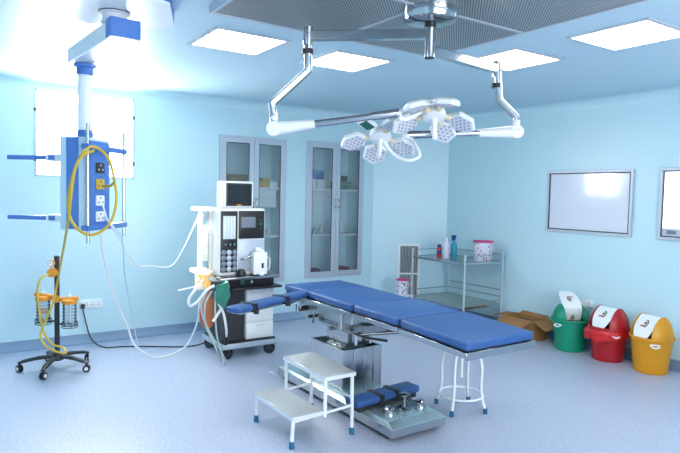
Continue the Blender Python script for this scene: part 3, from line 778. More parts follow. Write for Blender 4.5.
b = MB(); b.box(2.14, 2.78, FY-.10, BY-.02, .795, .825, 0, bev=.008); b.build('worktop', 'darkchrome', t, True)
b = MB(); b.box(2.22, 2.75, FY-.02, BY-.05, .70, .795, 0); b.box(2.26, 2.79, FY-.13, FY+.1, .700, .722, 0, bev=.004); b.cyl((2.40, FY-.022, .76), (2.40, FY-.035, .76), .022, mi=1); b.cyl((2.50, FY-.022, .76), (2.50, FY-.03, .76), .014, mi=2)
b.build('pull_out_tray', ['black', 'green_dark', 'steel'], t, True)
b = MB(); b.box(2.16, 2.655, FY+.0, BY-.26, .825, 1.49, 0, bev=.022, seg=3); body = b.build('console', 'whiteplastic', t, True)
b = MB(); b.box(2.178, 2.352, FY-.008, FY+.004, .865, 1.462, 0, bev=.004); fp = b.build('flowmeter_panel', 'black', body, True)
b = MB(); b.box(2.20, 2.33, FY-.012, FY-.007, 1.19, 1.415, 0, bev=.002)
fl = b.build('flow_tubes', 'flow', fp, True)
b = MB()
for k in range(4): b.cyl((2.216+k*.033, FY-.016, 1.20), (2.216+k*.033, FY-.016, 1.405), .005, mi=0, seg=8)
b.build('glass_tube', 'white', fp, True)
b = MB()
for k in range(3): b.lathe([(.017, 0), (.017, .012), (.011, .028)], (2.222+k*.043, FY-.008, 1.14), axis=(0, -1, 0), seg=14)
b.build('flow_knobs', 'chrome', fp, True)
b = MB(); b2 = MB()
for r_ in range(4):
    for k in range(3):
        x, z = 2.207+k*.058, 1.06-r_*.055
        q = b if k != 1 else b2
        q.lathe([(.026, 0), (.026, .006), (.022, .008)], (x, FY-.008, z), axis=(0, -1, 0), seg=18)
b.build('gauges', 'lcd', fp, True); b2.build('blue_gauges', M['alu'], fp, True)
b = MB(); b.box(2.364, 2.640, FY-.010, FY+.004, 1.19, 1.465, 0, bev=.006); vp = b.build('ventilator_panel', 'black', body, True)
b = MB(); b.box(2.39, 2.54, FY-.013, FY-.009, 1.30, 1.405, 0); b.build('screen', 'lcd', vp, True)
b = MB(); b.cyl((2.60, FY-.009, 1.375), (2.60, FY-.014, 1.375), .008); b.cyl((2.60, FY-.009, 1.335), (2.60, FY-.016, 1.335), .013, mi=1); b.cyl((2.60, FY-.009, 1.42), (2.60, FY-.013, 1.42), .006, mi=2); b.cyl((2.60, FY-.009, 1.285), (2.60, FY-.013, 1.285), .006)
b.build('buttons', ['green_dark', 'green_bag', 'redp'], vp, True)
b = MB(); b.box(2.364, 2.640, FY-.004, FY+.002, .865, 1.18, 0, bev=.003); b.build('lower_panel', 'alu', body, True)
vz = MB(); vz.box(2.49, 2.645, FY-.09, FY-.005, .835, 1.06, 0, bev=.014); vz.box(2.53, 2.60, FY-.05, FY-.01, 1.05, 1.10, 0, bev=.008); vz.lathe([(.036, 0), (.04, .01), (.036, .025)], (2.575, FY-.05, 1.055), seg=20)
vap = vz.build('vaporiser', 'whiteplastic', t, True)
b = MB(); b.box(2.575, 2.598, FY-.0935, FY-.089, .90, .95); b.build('label_window', 'darkgrey', vap, True)
b = MB(); b.tube([(2.64, FY-.05, 1.0), (2.67, FY-.05, 1.0), (2.685, FY-.05, .97), (2.685, FY-.05, .91), (2.67, FY-.05, .88), (2.64, FY-.05, .88)], .007, path_smooth=True); b.build('handle', 'whiteplastic', vap, True)
b = MB(); b.tube([(2.49, FY-.04, 1.02), (2.42, FY-.04, 1.0), (2.39, FY-.01, .99)], .012, path_smooth=True); b.build('gas_pipe', 'steel', vap, True)
b = MB(); b.lathe([(.045, .826), (.05, .84), (.042, .875), (.02, .895)], (2.375, FY-.05, 0), seg=22); b.build('rotary_valve', 'black', t, True)
b = MB(); b.box(2.55, 2.60, FY-.105, FY-.085, .826, .855, 0, bev=.003); b.build('small_tag', 'white', t, True)
# absorber on the left
b = MB()
b.box(1.985, 2.165, 5.44, 5.60, 1.455, 1.50, 0, bev=.012)
for x, y in ((2.03, 5.47), (2.145, 5.47)): b.cyl((x, y, .87), (x, y, 1.46), .016, seg=12)
b.cyl((2.085, 5.57, .87), (2.085, 5.57, 1.46), .014, seg=12)
b.box(1.985, 2.165, 5.42, 5.62, .85, .885, 0, bev=.010)
b.build('absorber_frame', 'tl_white', t, True)
b = MB(); b.lathe([(.05, .885), (.052, .90), (.052, 1.44), (.045, 1.455)], (2.087, 5.51, 0), seg=24, cap=False); b.build('bellows_cylinder', 'clear', t, True)
b = MB()
prof = [(.012, .96)]
for k in range(10): prof += [(.046, .965+k*.034), (.036, .982+k*.034)]
prof += [(.02, 1.31)]
b.lathe(prof, (2.087, 5.51, 0), seg=20); b.build('bellows', 'tl_white', t, True)
b = MB(); b.lathe([(.07, .72), (.075, .73), (.075, .835), (.07, .85)], (2.06, 5.44, 0), seg=26); cn = b.build('soda_lime_canister', 'tl_amber', t, True)
b = MB(); b.lathe([(.08, .70), (.08, .725)], (2.06, 5.44, 0), seg=26); b.lathe([(.08, .845), (.08, .868)], (2.06, 5.44, 0), seg=26); b.cyl((1.98, 5.42, .80), (2.22, 5.36, .80), .025); b.cyl((2.06, 5.44, .79), (2.17, 5.30, .80), .02); b.build('canister_clamp', 'tl_white', cn, True)
b = MB(); b.cyl((2.13, 5.42, .80), (2.25, 5.5, .81), .03); b.build('absorber_arm', 'white', t, True)
b = MB()
prof = [(.016, .30), (.045, .32), (.075, .38), (.082, .47), (.065, .58), (.030, .66), (.02, .70)]
b.lathe([(r, z) for r, z in prof], (2.10, 5.42, 0), seg=22, sy=.7); b.build('rebreathing_bag', 'brown_bag', t, True)
def corr_hose(pts, r, label=None, mt_='whiteplastic', name='breathing_hose'):
    p = smooth_path(pts, 6)
    # resample evenly for ribs
    L = [0]
    for i in range(1, len(p)): L.append(L[-1]+(p[i]-p[i-1]).length)
    n = max(4, int(L[-1]/.011)); q = []; j = 0
    for k in range(n+1):
        s = L[-1]*k/n
        while j < len(L)-2 and L[j+1] < s: j += 1
        f = (s-L[j])/max(1e-6, L[j+1]-L[j]); q.append(p[j].lerp(p[j+1], f))
    b = MB(); b.tube(q, [r if k % 2 else r*.8 for k in range(len(q))], 0, 10)
    return b.build(name, mt_, t, True)
corr_hose([(2.02, 5.33, .80), (1.93, 5.28, .73), (1.86, 5.27, .64), (1.87, 5.26, .575), (1.93, 5.24, .61), (2.01, 5.21, .72), (2.08, 5.20, .76)], .015)
corr_hose([(2.15, 5.30, .82), (2.20, 5.20, .79), (2.20, 5.16, .70), (2.15, 5.15, .58), (2.08, 5.15, .47), (2.05, 5.15, .43)], .015)
corr_hose([(2.10, 5.15, .60), (2.15, 5.14, .50), (2.19, 5.17, .36), (2.21, 5.20, .25)], .013)
b = MB(); b.tube([(2.21, 5.20, .30), (2.215, 5.21, .23), (2.22, 5.24, .175)], .02, path_smooth=True); b.box(2.215, 2.26, FY+.0, FY+.1, .17, .20, 0, bev=.004); b.build('hose_elbow', 'black', t, True)
b = MB(); b.tube([(1.78, 5.34, .715), (1.90, 5.30, .74), (2.00, 5.28, .755)], .008, path_smooth=True); b.build('hose_tip', 'whiteplastic', t, True)
for pts in ([(2.077, 5.25, .70), (1.99, 5.2, .584), (2.0, 5.2, .391), (2.09, 5.2, .188), (2.17, 5.24, .012)], [(2.10, 5.22, .70), (2.08, 5.17, .50), (2.10, 5.17, .28), (2.15, 5.17, .12), (2.20, 5.17, .012)], [(2.03, 5.25, .72), (1.96, 5.22, .55), (2.02, 5.2, .36), (2.14, 5.19, .14), (2.155, 5.12, .012)]):
    b = MB(); b.tube(pts, .009, path_smooth=True); b.build('clear_tube', 'cleartube', t, True)
# green pouch lying over the hoses
b = MB()
P4 = [(2.085, 5.17, .76), (2.19, 5.13, .80), (2.215, 5.13, .66), (2.15, 5.12, .54), (2.07, 5.14, .62)]
b.prism(P4, (.01, .022, 0), 0); tag(b.build('green_pouch', 'green_bag', None, bevel=.006), 'green cloth pouch hanging among the hoses left of the anaesthesia machine', 'pouch')
# patient monitor on top
t = thing('patient_monitor', 'small white monitor with dark screen on top of the anaesthesia machine', 'monitor', (2.36, 5.45, 1.49))
b = MB(); b.box(2.195, 2.530, FY+.01, FY+.16, 1.492, 1.755, 0, bev=.022, seg=3); b.build('housing', 'whiteplastic', t, True)
b = MB(); b.box(2.235, 2.505, FY+.003, FY+.013, 1.512, 1.735, 0, bev=.004); sc = b.build('bezel', 'black', t, True)
b = MB(); b.box(2.252, 2.488, FY-.001, FY+.0035, 1.535, 1.72); b.build('screen', 'screen', sc, True)
b = MB(); b.box(2.345, 2.395, FY-.002, FY+.0035, 1.515, 1.529); b.build('indicator', 'orange', sc, True)
b = MB(); b.box(2.548, 2.575, FY+.10, FY+.14, 1.491, 1.55, bev=.003); b.cyl((2.56, FY+.12, 1.55), (2.565, FY+.12, 1.60), .005); tag(b.build('sensor_probe', 'darkgrey'), 'small dark probe standing beside the monitor on the anaesthesia machine', 'probe')

# ------------------------------------------------------------------ operating table
t = thing('operating_table', 'blue padded operating table on a steel column and wheeled base', 'operating table', (2.70, 3.5, 0))
TX0, TX1 = 2.45, 3.04
def slab(b, x0, x1, ya, za, yb, zb, th, mi=0, bev=.012, seg=3):
    """slab whose top runs from (ya,za) to (yb,zb)"""
    L = math.hypot(yb-ya, zb-za); an = math.atan2(zb-za, yb-ya)
    n0 = len(b.bm.verts)
    vs = b.box(x0, x1, 0, L, -th, 0, mi, bev=bev, seg=seg)
    R = Matrix.Rotation(an, 3, 'X')
    for v in vs: v.co = R @ v.co + _V((0, ya, za))
secs = [(3.475, .842, 4.10, .850), (4.105, .850, 4.50, .850), (2.945, .840, 3.445, .847), (2.315, .818, 2.915, .842)]
for i, (ya, za, yb, zb) in enumerate(secs):
    b = MB(); slab(b, TX0, TX1, ya, za, yb, zb, .055, bev=.014); o = b.build('mattress_section', 'blue', t, True)
    b = MB(); slab(b, TX0+.01, TX1-.01, ya+.01, za-.0555, yb-.01, zb-.0555, .012, bev=.002, seg=1); b.build('section_plate', 'black', t, True)
for x in (TX0-.012, TX1+.0):
    for (ya, za, yb, zb) in ((3.47, .785, 4.45, .79), (2.93, .782, 3.43, .785), (2.31, .758, 2.91, .782)):
        b = MB(); slab(b, x, x+.012, ya, za, yb, zb, .032, bev=.002, seg=1)
        yy = ya+.08
        b2 = b
        for yy in (ya+.06, (ya+yb)/2, yb-.06):
            zz = za+(zb-za)*(yy-ya)/(yb-ya)-.016
            xa, xb = (x+.012, TX0+.04) if x < 2.6 else (TX1-.04, x)
            b.box(min(xa, xb), max(xa, xb), yy-.012, yy+.012, zz-.010, zz+.010)
        b.build('side_rail', 'steel', t, True)
# section frames
for (ya, za, yb, zb) in ((3.47, .783, 4.45, .783), (2.94, .775, 3.43, .778), (2.32, .748, 2.91, .775)):
    b = MB()
    for x in (TX0+.03, TX1-.06): slab(b, x, x+.03, ya, za, yb, zb, .035, bev=0)
    if ya < 2.5: slab(b, TX0-.01, TX1+.01, ya-.012, za+.012, ya, za+.012, .045, bev=.002, seg=1)
    else: b.box(TX0+.06, TX1-.06, ya, ya+.03, za-.033, za-.003)
    b.box(TX0+.06, TX1-.06, yb-.03, yb, zb-.035, zb-.003)
    b.build('section_frame', 'steel', t, True)
b = MB()
b.box(2.50, 2.62, 3.68, 4.28, .60, .745, 0); b.box(2.86, 2.98, 3.68, 4.28, .60, .745, 0); b.box(2.62, 2.86, 3.80, 4.15, .585, .72, 0)
b.box(2.52, 2.96, 3.56, 3.70, .66, .74, 0)
b.build('saddle', 'steelgrey', t, True, bevel=.010)
b = MB(); b.box(2.60, 2.90, 3.50, 3.66, .60, .66, 0); b.box(2.485, 2.50, 3.72, 3.98, .625, .655, 0); b.cyl((2.46, 3.78, .60), (2.60, 3.78, .60), .014); b.cyl((2.60, 3.60, .575), (3.02, 3.40, .60), .016); b.box(2.58, 2.94, 3.66, 4.08, .565, .60, 0)
b.cyl((2.42, 4.18, .69), (2.50, 4.18, .69), .022, mi=1); b.cyl((2.415, 4.02, .655), (2.50, 4.02, .655), .013, mi=1)
b.tube([(2.46, 3.98, .73), (2.44, 3.97, .69), (2.44, 3.99, .62), (2.46, 4.02, .60)], .008, 0, path_smooth=True)
b.tube([(2.49, 3.48, .62), (2.52, 3.36, .612), (2.62, 3.25, .60)], .010, 1, path_smooth=True)
b.build('tilt_mechanism', ['darkchrome', 'black'], t, True, bevel=.003)
b = MB(); b.box(2.59, 2.85, 3.74, 4.02, .44, .59, 0); b.cyl((2.66, 3.70, .46), (2.66, 3.70, .60), .018); b.cyl((2.80, 3.70, .46), (2.80, 3.70, .60), .018); b.build('inner_column', 'steel', t, True, bevel=.004)
b = MB()
cz0, cz1 = .115, .45
for (x0, x1, y0, y1) in ((2.50, 2.515, 3.64, 4.12), (2.865, 2.88, 3.64, 4.12), (2.515, 2.865, 3.64, 3.655), (2.515, 2.865, 4.105, 4.12)):
    b.box(x0, x1, y0, y1, cz0, cz1, 0)
b.box(2.515, 2.865, 3.655, 4.105, .405, .415, 1)
for x in (2.60, 2.70, 2.79): b.box(x, x+.018, 3.632, 3.640, cz0+.02, cz1-.0, 0)
b.build('column_cover', ['steel', 'basetop'], t, True, bevel=.003)
b = MB(); b.box(2.57, 2.80, 3.78, 3.98, .4155, .44, 0); b.cyl((2.60, 3.84, .43), (2.60, 3.84, .455), .03); b.cyl((2.60, 3.94, .43), (2.60, 3.94, .455), .025); b.build('column_collar', 'steel', t, True, bevel=.004)
# base
b = MB()
prof = [(2.40, 2.985, .035), (2.93, 2.985, .035)]
def hexprism(b, x0, x1, y0, y1, zl, zm, zt, ins, insy):
    lo = [(x0, y0, zl), (x1, y0, zl), (x1, y1, zl), (x0, y1, zl)]
    md = [(x0, y0, zm), (x1, y0, zm), (x1, y1, zm), (x0, y1, zm)]
    tp = [(x0+ins, y0+insy, zt), (x1-ins, y0+insy, zt), (x1-ins, y1-insy, zt), (x0+ins, y1-insy, zt)]
    L = [[b.bm.verts.new(_V(p)) for p in q] for q in (lo, md, tp)]
    for A, B, mi in ((L[0], L[1], 0), (L[1], L[2], 1)):
        for j in range(4):
            f = b.bm.faces.new((A[j], A[(j+1) % 4], B[(j+1) % 4], B[j])); f.material_index = mi
    b.bm.faces.new(L[0][::-1]); f = b.bm.faces.new(L[2]); f.material_index = 1
hexprism(b, 2.42, 2.905, 2.925, 4.55, .035, .100, .125, .022, .075)
b.build('base', ['steel', 'basetop'], t, True, bevel=.006)
b = MB(); b.box(2.45, 2.90, 2.98, 4.52, .012, .036, 0); b.build('base_skirt', 'black', t, True)
for x, y in ((2.47, 3.03), (2.88, 3.03), (2.47, 4.46), (2.88, 4.46)):
    b = MB(); b.cyl((x-.012, y, .02), (x+.012, y, .02), .02, seg=14); b.cyl((x, y, 0), (x, y, .03), .018, mi=1, seg=14); b.build('foot', ['white', 'black'], t, True)
for x, y in ((2.555, 3.13), (2.84, 3.13)):
    b = MB(); b.lathe([(.048, .124), (.048, .132), (.036, .134), (.036, .150), (.040, .158), (.030, .166), (.012, .160), (.012, .170), (.004, .172)], (x, y, 0), seg=26); b.build('floor_lock_knob', 'chrome', t, True)
b = MB(); b.lathe([(.045, .124), (.048, .128), (.040, .135), (.014, .14), (.010, .16), (.010, .215), (.038, .222), (.040, .232), (.03, .238)], (2.70, 3.14, 0), seg=24); b.build('foot_pedal', 'darkchrome', t, True)

# arm board clamped at the table's side
ap, aq = _V((2.455, 4.175, .84)), _V((1.66, 3.825, .835))
ad = (aq-ap).normalized(); asd = ad.cross(_V((0, 0, 1))).normalized()
t = thing('arm_board', 'blue padded arm board clamped to the table, reaching toward the anaesthesia machine', 'arm board', (2.40, 4.16, .80))
def along(b, p, d, s, L, w_, zt, zb, mi=0, bev=.012, sh=0.0):
    vs = b.box(0, L, -w_/2, w_/2, -(zt-zb), 0, mi, bev=bev, seg=3)
    R = Matrix((d, s, d.cross(s))).transposed()
    if (d.cross(s)).z < 0: R = Matrix((d, -s, d.cross(-s))).transposed()
    for v in vs: v.co = R @ v.co + p
b = MB(); along(b, ap+_V((0, 0, -.002))-ad*.0, ad, asd, (aq-ap).length, .13, .84, .795, 0, bev=.02); b.build('arm_pad', 'blue', t, True)
b = MB(); along(b, ap+_V((0, 0, -.047)), ad, asd, .82, .10, .84, .828, 0, bev=.002); b.build('support_plate', 'steel', t, True)
for s_ in (.66, .28):
    b = MB(); c = ap+ad*s_+_V((0, 0, .003)); along(b, c, ad, asd, .05, .142, .90, .836, 0, bev=.004)
    b.cyl(c+asd*.07+ad*.02-_V((0, 0, .045)), c+asd*.07+ad*.02-_V((0, 0, .085)), .02, mi=0); b.cyl(c-asd*.07+ad*.02-_V((0, 0, .045)), c-asd*.07+ad*.02-_V((0, 0, .075)), .02, mi=0)
    b.build('strap', 'black', t, True)
b = MB(); b.cyl((2.425, 4.17, .80), (2.425, 4.17, .69), .011); b.cyl((2.425, 4.17, .77), (2.27, 4.10, .755), .009); b.box(2.41, 2.437, 4.14, 4.20, .74, .795); b.cyl((2.425, 4.24, .72), (2.425, 4.24, .66), .008)
b.cyl((2.36, 4.14, .79), (2.28, 4.20, .72), .006)
b.build('clamp', 'chrome', t, True)
# second arm board lying on the table base
p0, p1 = _V((2.955, 3.335, .215)), _V((2.34, 3.30, .205))
d = (p1-p0).normalized(); s_ = d.cross(_V((0, 0, 1))).normalized()
t = thing('arm_board', 'loose blue padded arm board lying across the base of the table', 'arm board', (2.65, 3.32, .13))
b = MB(); along(b, p0, d, s_, (p1-p0).length, .15, .215, .165, 0, bev=.018); b.build('arm_pad', 'blue', t, True)
b = MB(); along(b, p0+d*.02+_V((0, 0, -.052)), d, s_, .56, .11, .16, .122, 0, bev=.006); b.build('support_plate', 'black', t, True)
for q in (.20, .36):
    b = MB(); along(b, p0+d*q+_V((0, 0, .004)), d, s_, .045, .158, .22, .158, 0, bev=.004); b.build('strap', 'black', t, True)

# ------------------------------------------------------------------ step stool
t = thing('step_stool', 'white two-step metal step stool with blue rubber feet in front of the table', 'step stool', (2.05, 3.45, 0))
ux0, ux1, ly0, ly1, UZ = 2.05, 2.305, 3.19, 3.77, .44
lx0, LZ = 1.815, .212
def plate(b, x0, x1, y0, y1, z):
    b.box(x0, x1, y0, y1, z-.004, z, 0, bev=.0015, seg=1)
    b.box(x0, x1, y0, y0+.004, z-.028, z-.004, 1); b.box(x0, x1, y1-.004, y1, z-.028, z-.004, 1); b.box(x0, x0+.004, y0, y1, z-.028, z-.004, 1); b.box(x1-.004, x1, y0, y1, z-.028, z-.004, 1)
b = MB(); plate(b, ux0, ux1, ly0, ly1, UZ); b.build('upper_step', ['steptop', 'offwhite'], t, True)
b = MB(); plate(b, lx0, ux0-.003, ly0+.01, ly1-.01, LZ); b.build('lower_step', ['steptop', 'offwhite'], t, True)
lr = .0125
for (x, y, zt) in ((ux0+.02, ly0+.02, UZ), (ux1-.02, ly0+.02, UZ), (ux0+.02, ly1-.02, UZ), (ux1-.02, ly1-.02, UZ), (lx0+.018, ly0+.028, LZ), (lx0+.018, ly1-.028, LZ)):
    fx = x-.008 if zt == LZ else x + (.008 if x > 2.2 else 0)
    hang = zt == UZ and x < 2.2
    b = MB(); b.tube([(fx, y, .165 if hang else .03), (x, y, zt-.005)], lr, 0, 12); L_ = b.build('leg', 'white', t, True)
    if hang: continue
    b = MB(); b.lathe([(.017, 0), (.018, .004), (.0165, .045), (.014, .048)], (fx, y, 0), seg=16); b.build('rubber_foot', 'rubber_blue', L_, True)
b = MB()
for y in (ly0+.02, ly1-.02):
    b.tube([(lx0+.02, y, LZ-.035), (ux1-.02, y, LZ-.01)], .009, 0, 10); 
b.tube([(ux1-.02, ly0+.02, .26), (ux1-.02, ly1-.02, .26)], .009); b.tube([(lx0+.02, ly0+.03, LZ-.035), (lx0+.02, ly1-.03, LZ-.035)], .009)
b.build('stretcher', 'white', t, True)

# ------------------------------------------------------------------ round stools
def round_stool(x, y, label, h=.50, rz=0.0, seat=None):
    t = thing('round_stool', label, 'stool', (x, y, 0), rz, group='white tubular round stools')
    b = MB(); b.lathe([(.13, h-.03), (.145, h-.025), (.15, h-.008), (.145, h), (.02, h+.001)], seg=32); b.build('seat', 'steel', t)
    for k in range(4):
        a = k*PI/2; d = _V((math.cos(a), math.sin(a), 0))
        pts = [d*.05+_V((0, 0, h-.036)), d*.10+_V((0, 0, h-.045)), d*.145+_V((0, 0, h-.085)), d*.16+_V((0, 0, h-.16)), d*.158+_V((0, 0, .22)), d*.168+_V((0, 0, .12)), d*.195+_V((0, 0, .03))]
        b = MB(); b.tube(pts, .011, path_smooth=True); L_ = b.build('leg', 'white', t)
        b = MB(); b.lathe([(.016, 0), (.017, .005), (.016, .04), (.012, .043)], d*.197, seg=14); b.build('rubber_foot', 'rubber_blue', L_)
    b = MB(); b.tube([_V((math.cos(q*PI/20)*.168, math.sin(q*PI/20)*.168, .12)) for q in range(40)], .008, closed=True, seg=8); b.cyl((0, 0, h-.03), (0, 0, h-.25), .012); b.build('foot_ring', 'white', t)
    return t
round_stool(3.30, 3.17, 'white tubular round stool with foot ring standing under the foot end of the table', h=.50, rz=.45)
# ------------------------------------------------------------------ steel rack trolley
t = thing('instrument_rack', 'two-shelf steel instrument rack against the right wall', 'rack', (5.48, 5.41, 0))
rx0, rx1, ry0, ry1 = 5.15, 5.82, 4.95, 5.90
ZT, ZL = .848, .31
for x, y in ((rx0, ry0), (rx1, ry0), (rx0, ry1), (rx1, ry1)):
    b = MB(); b.cyl((x, y, .045), (x, y, .945), .0125, seg=14); b.lathe([(.0125, .945), (.010, .955)], (x, y, 0), seg=14); b.build('post', 'alu', t, True)
    caster(t, x, y, .06, .7, r=.028, hub='white', world=True)
for z in (ZT, ZL):
    b = MB(); b.box(rx0, rx1, ry0, ry1, z-.006, z, 0)
    for (a, c, d_, e) in ((rx0, rx1, ry0-.004, ry0+.004), (rx0, rx1, ry1-.004, ry1+.004), (rx0-.004, rx0+.004, ry0, ry1), (rx1-.004, rx1+.004, ry0, ry1)): b.box(a, c, d_, e, z-.024, z+.004, 1)
    b.build('shelf', ['shelfglass', 'steel'], t, True)
    b = MB()
    b.cyl((rx1, ry0, z+.085), (rx1, ry1, z+.085), .006, seg=8); b.cyl((rx0, ry1, z+.085), (rx1, ry1, z+.085), .006, seg=8); b.cyl((rx0, ry0, z+.085 if z > .6 else z+.045), (rx1, ry0, z+.085 if z > .6 else z+.045), .006, seg=8)
    if z < .6: b.cyl((rx1, ry0, z+.17), (rx1, ry1, z+.17), .006, seg=8)
    b.build('guard_rail', 'steel', t, True)
# things on the rack
t = thing('spray_can', 'small red and blue can at the left end of the steel rack', 'can', (5.38, 5.64, ZT+.0005))
b = MB(); b.lathe([(.03, 0), (.032, .004), (.032, .12), (.028, .13)], seg=20); b.lathe([(.0325, .045), (.0325, .085)], mi=1, seg=20, cap=False); b.build('can_body', ['redp', 'dkblue'], t)
b = MB(); b.lathe([(.026, .128), (.026, .165), (.018, .17)], seg=18); b.build('cap', 'dkblue', t)
bottle('bottle', 5.38, 5.51, ZT+.0005, .040, .265, 'bottlep', 'white', 'pinkish white bottle between the red can and the spray bottle on the rack')
t = thing('spray_bottle', 'cyan spray bottle with dark blue trigger on the steel rack', 'spray bottle', (5.48, 5.47, ZT+.0005))
b = MB(); b.lathe([(.036, 0), (.038, .006), (.038, .17), (.028, .20), (.014, .215), (.014, .245)], seg=20); b.build('bottle_body', 'cyan', t)
b = MB(); b.lathe([(.018, .24), (.018, .265), (.014, .27)], seg=14); b.box(-.045, .025, -.012, .012, .27, .30, 0, bev=.005); b.box(-.040, -.028, -.006, .006, .225, .272, 0); b.build('trigger_head', 'dkblue', t)
def pail(x, y, z, r, h, label):
    t = thing('pail', label, 'pail', (x, y, z), group='clear pails with pink lids')
    b = MB(); b.lathe([(r*.86, 0), (r*.9, .006), (r, h*.93), (r*1.0, h*.95)], seg=32)
    body = b.build('pail_body', 'pailprint', t)
    b = MB(); b.lathe([(r*1.05, h*.93), (r*1.07, h*.95), (r*1.07, h), (r*.98, h+.006), (.02, h+.008)], seg=32); b.build('lid', 'pink', t)
    b = MB(); b.tube([(math.cos(a)*r*1.06, math.sin(a)*r*1.06*.25-r*.98, h*.9-math.sin(a)*h*.45) for a in [q*PI/10 for q in range(11)]], .003, seg=6); b.build('handle', 'white', t)
def pail_mat():
    mt = mat('printed_plastic', (0.7, 0.7, 0.78), 0.3); nt = mt.node_tree; bs = nt.nodes['Principled BSDF']
    tc = nt.nodes.new('ShaderNodeTexCoord'); vo = nt.nodes.new('ShaderNodeTexVoronoi'); vo.inputs['Scale'].default_value = 28
    nt.links.new(tc.outputs['Object'], vo.inputs['Vector'])
    cr = nt.nodes.new('ShaderNodeValToRGB'); e = cr.color_ramp.elements
    e[0].position = .0; e[0].color = (.05, .04, .22, 1); e[1].position = .42; e[1].color = (.72, .72, .80, 1)
    e.new(.30).color = (.35, .12, .30, 1); e.new(.36).color = (.70, .70, .78, 1)
    nt.links.new(vo.outputs['Distance'], cr.inputs[0]); nt.links.new(cr.outputs[0], bs.inputs['Base Color']); return mt
M['pailprint'] = pail_mat()
pail(5.63, 5.11, ZT+.0005, .122, .25, 'larger printed pail with pink lid on the right end of the rack top')
# low crate behind the table carrying the second pail
b = MB(); b.box(4.98, 5.10, 5.90, 6.02, .0, .335)
b.bm.free()
t = thing('side_stand', 'low white stand behind the table carrying the small pink-lidded pail', 'stand', (5.0, 5.92, 0))
b = MB(); b.box(-.11, .11, -.11, .11, .318, .33, 0, bev=.003); b.build('top', 'white', t)
for sx in (-1, 1):
    for sy in (-1, 1):
        b = MB(); b.cyl((sx*.09, sy*.09, 0), (sx*.09, sy*.09, .319), .011, seg=10); b.build('leg', 'white', t)
pail(5.0, 5.92, .3305, .082, .21, 'smaller printed pail with pink lid left of the rack, seen over the table')

# ------------------------------------------------------------------ cardboard box
BX0, BX1, BY0_, BY1_, BH = 5.545, 5.82, 4.25, 4.66, .24
t = thing('cardboard_box', 'open brown cardboard box with flaps folded out between rack and green bin', 'box', ((BX0+BX1)/2, (BY0_+BY1_)/2, 0))
b = MB(); th = .005
b.box(BX0, BX1, BY0_, BY1_, 0, th); b.box(BX0, BX0+th, BY0_, BY1_, th, BH); b.box(BX1-th, BX1, BY0_, BY1_, th, BH); b.box(BX0+th, BX1-th, BY0_, BY0_+th, th, BH); b.box(BX0+th, BX1-th, BY1_-th, BY1_, th, BH)
b.build('carton_body', 'card', t, True)
def flap(b_pts, v): 
    b = MB(); b.prism(b_pts, v); b.build('flap', 'card', t, True)
flap([(BX0, BY0_, BH), (BX0, BY1_, BH), (BX0-.15, BY1_-.01, BH-.045), (BX0-.15, BY0_+.03, BH-.07)], (0, 0, .004))
flap([(BX0, BY0_, BH), (BX1, BY0_, BH), (BX1-.01, BY0_-.20, BH-.055), (BX0-.03, BY0_-.20, BH-.075)], (0, 0, .004))
flap([(BX1-.004, BY0_, BH), (BX1-.004, BY1_, BH), (BX1+.045, BY1_-.02, BH+.035), (BX1+.045, BY0_+.02, BH+.03)], (-.004, 0, .001))
flap([(BX0, BY1_, BH), (BX1, BY1_, BH), (BX1-.02, BY1_+.17, BH-.01), (BX0-.02, BY1_+.17, BH-.03)], (0, 0, .004))
b = MB(); b.box(BX0+.03, BX1-.03, BY0_+.04, BY1_-.04, .02, .20, 0, bev=.01); tag(b.build('packing_sheet', 'darkgrey'), 'dark packing inside the open cardboard box', 'packing')

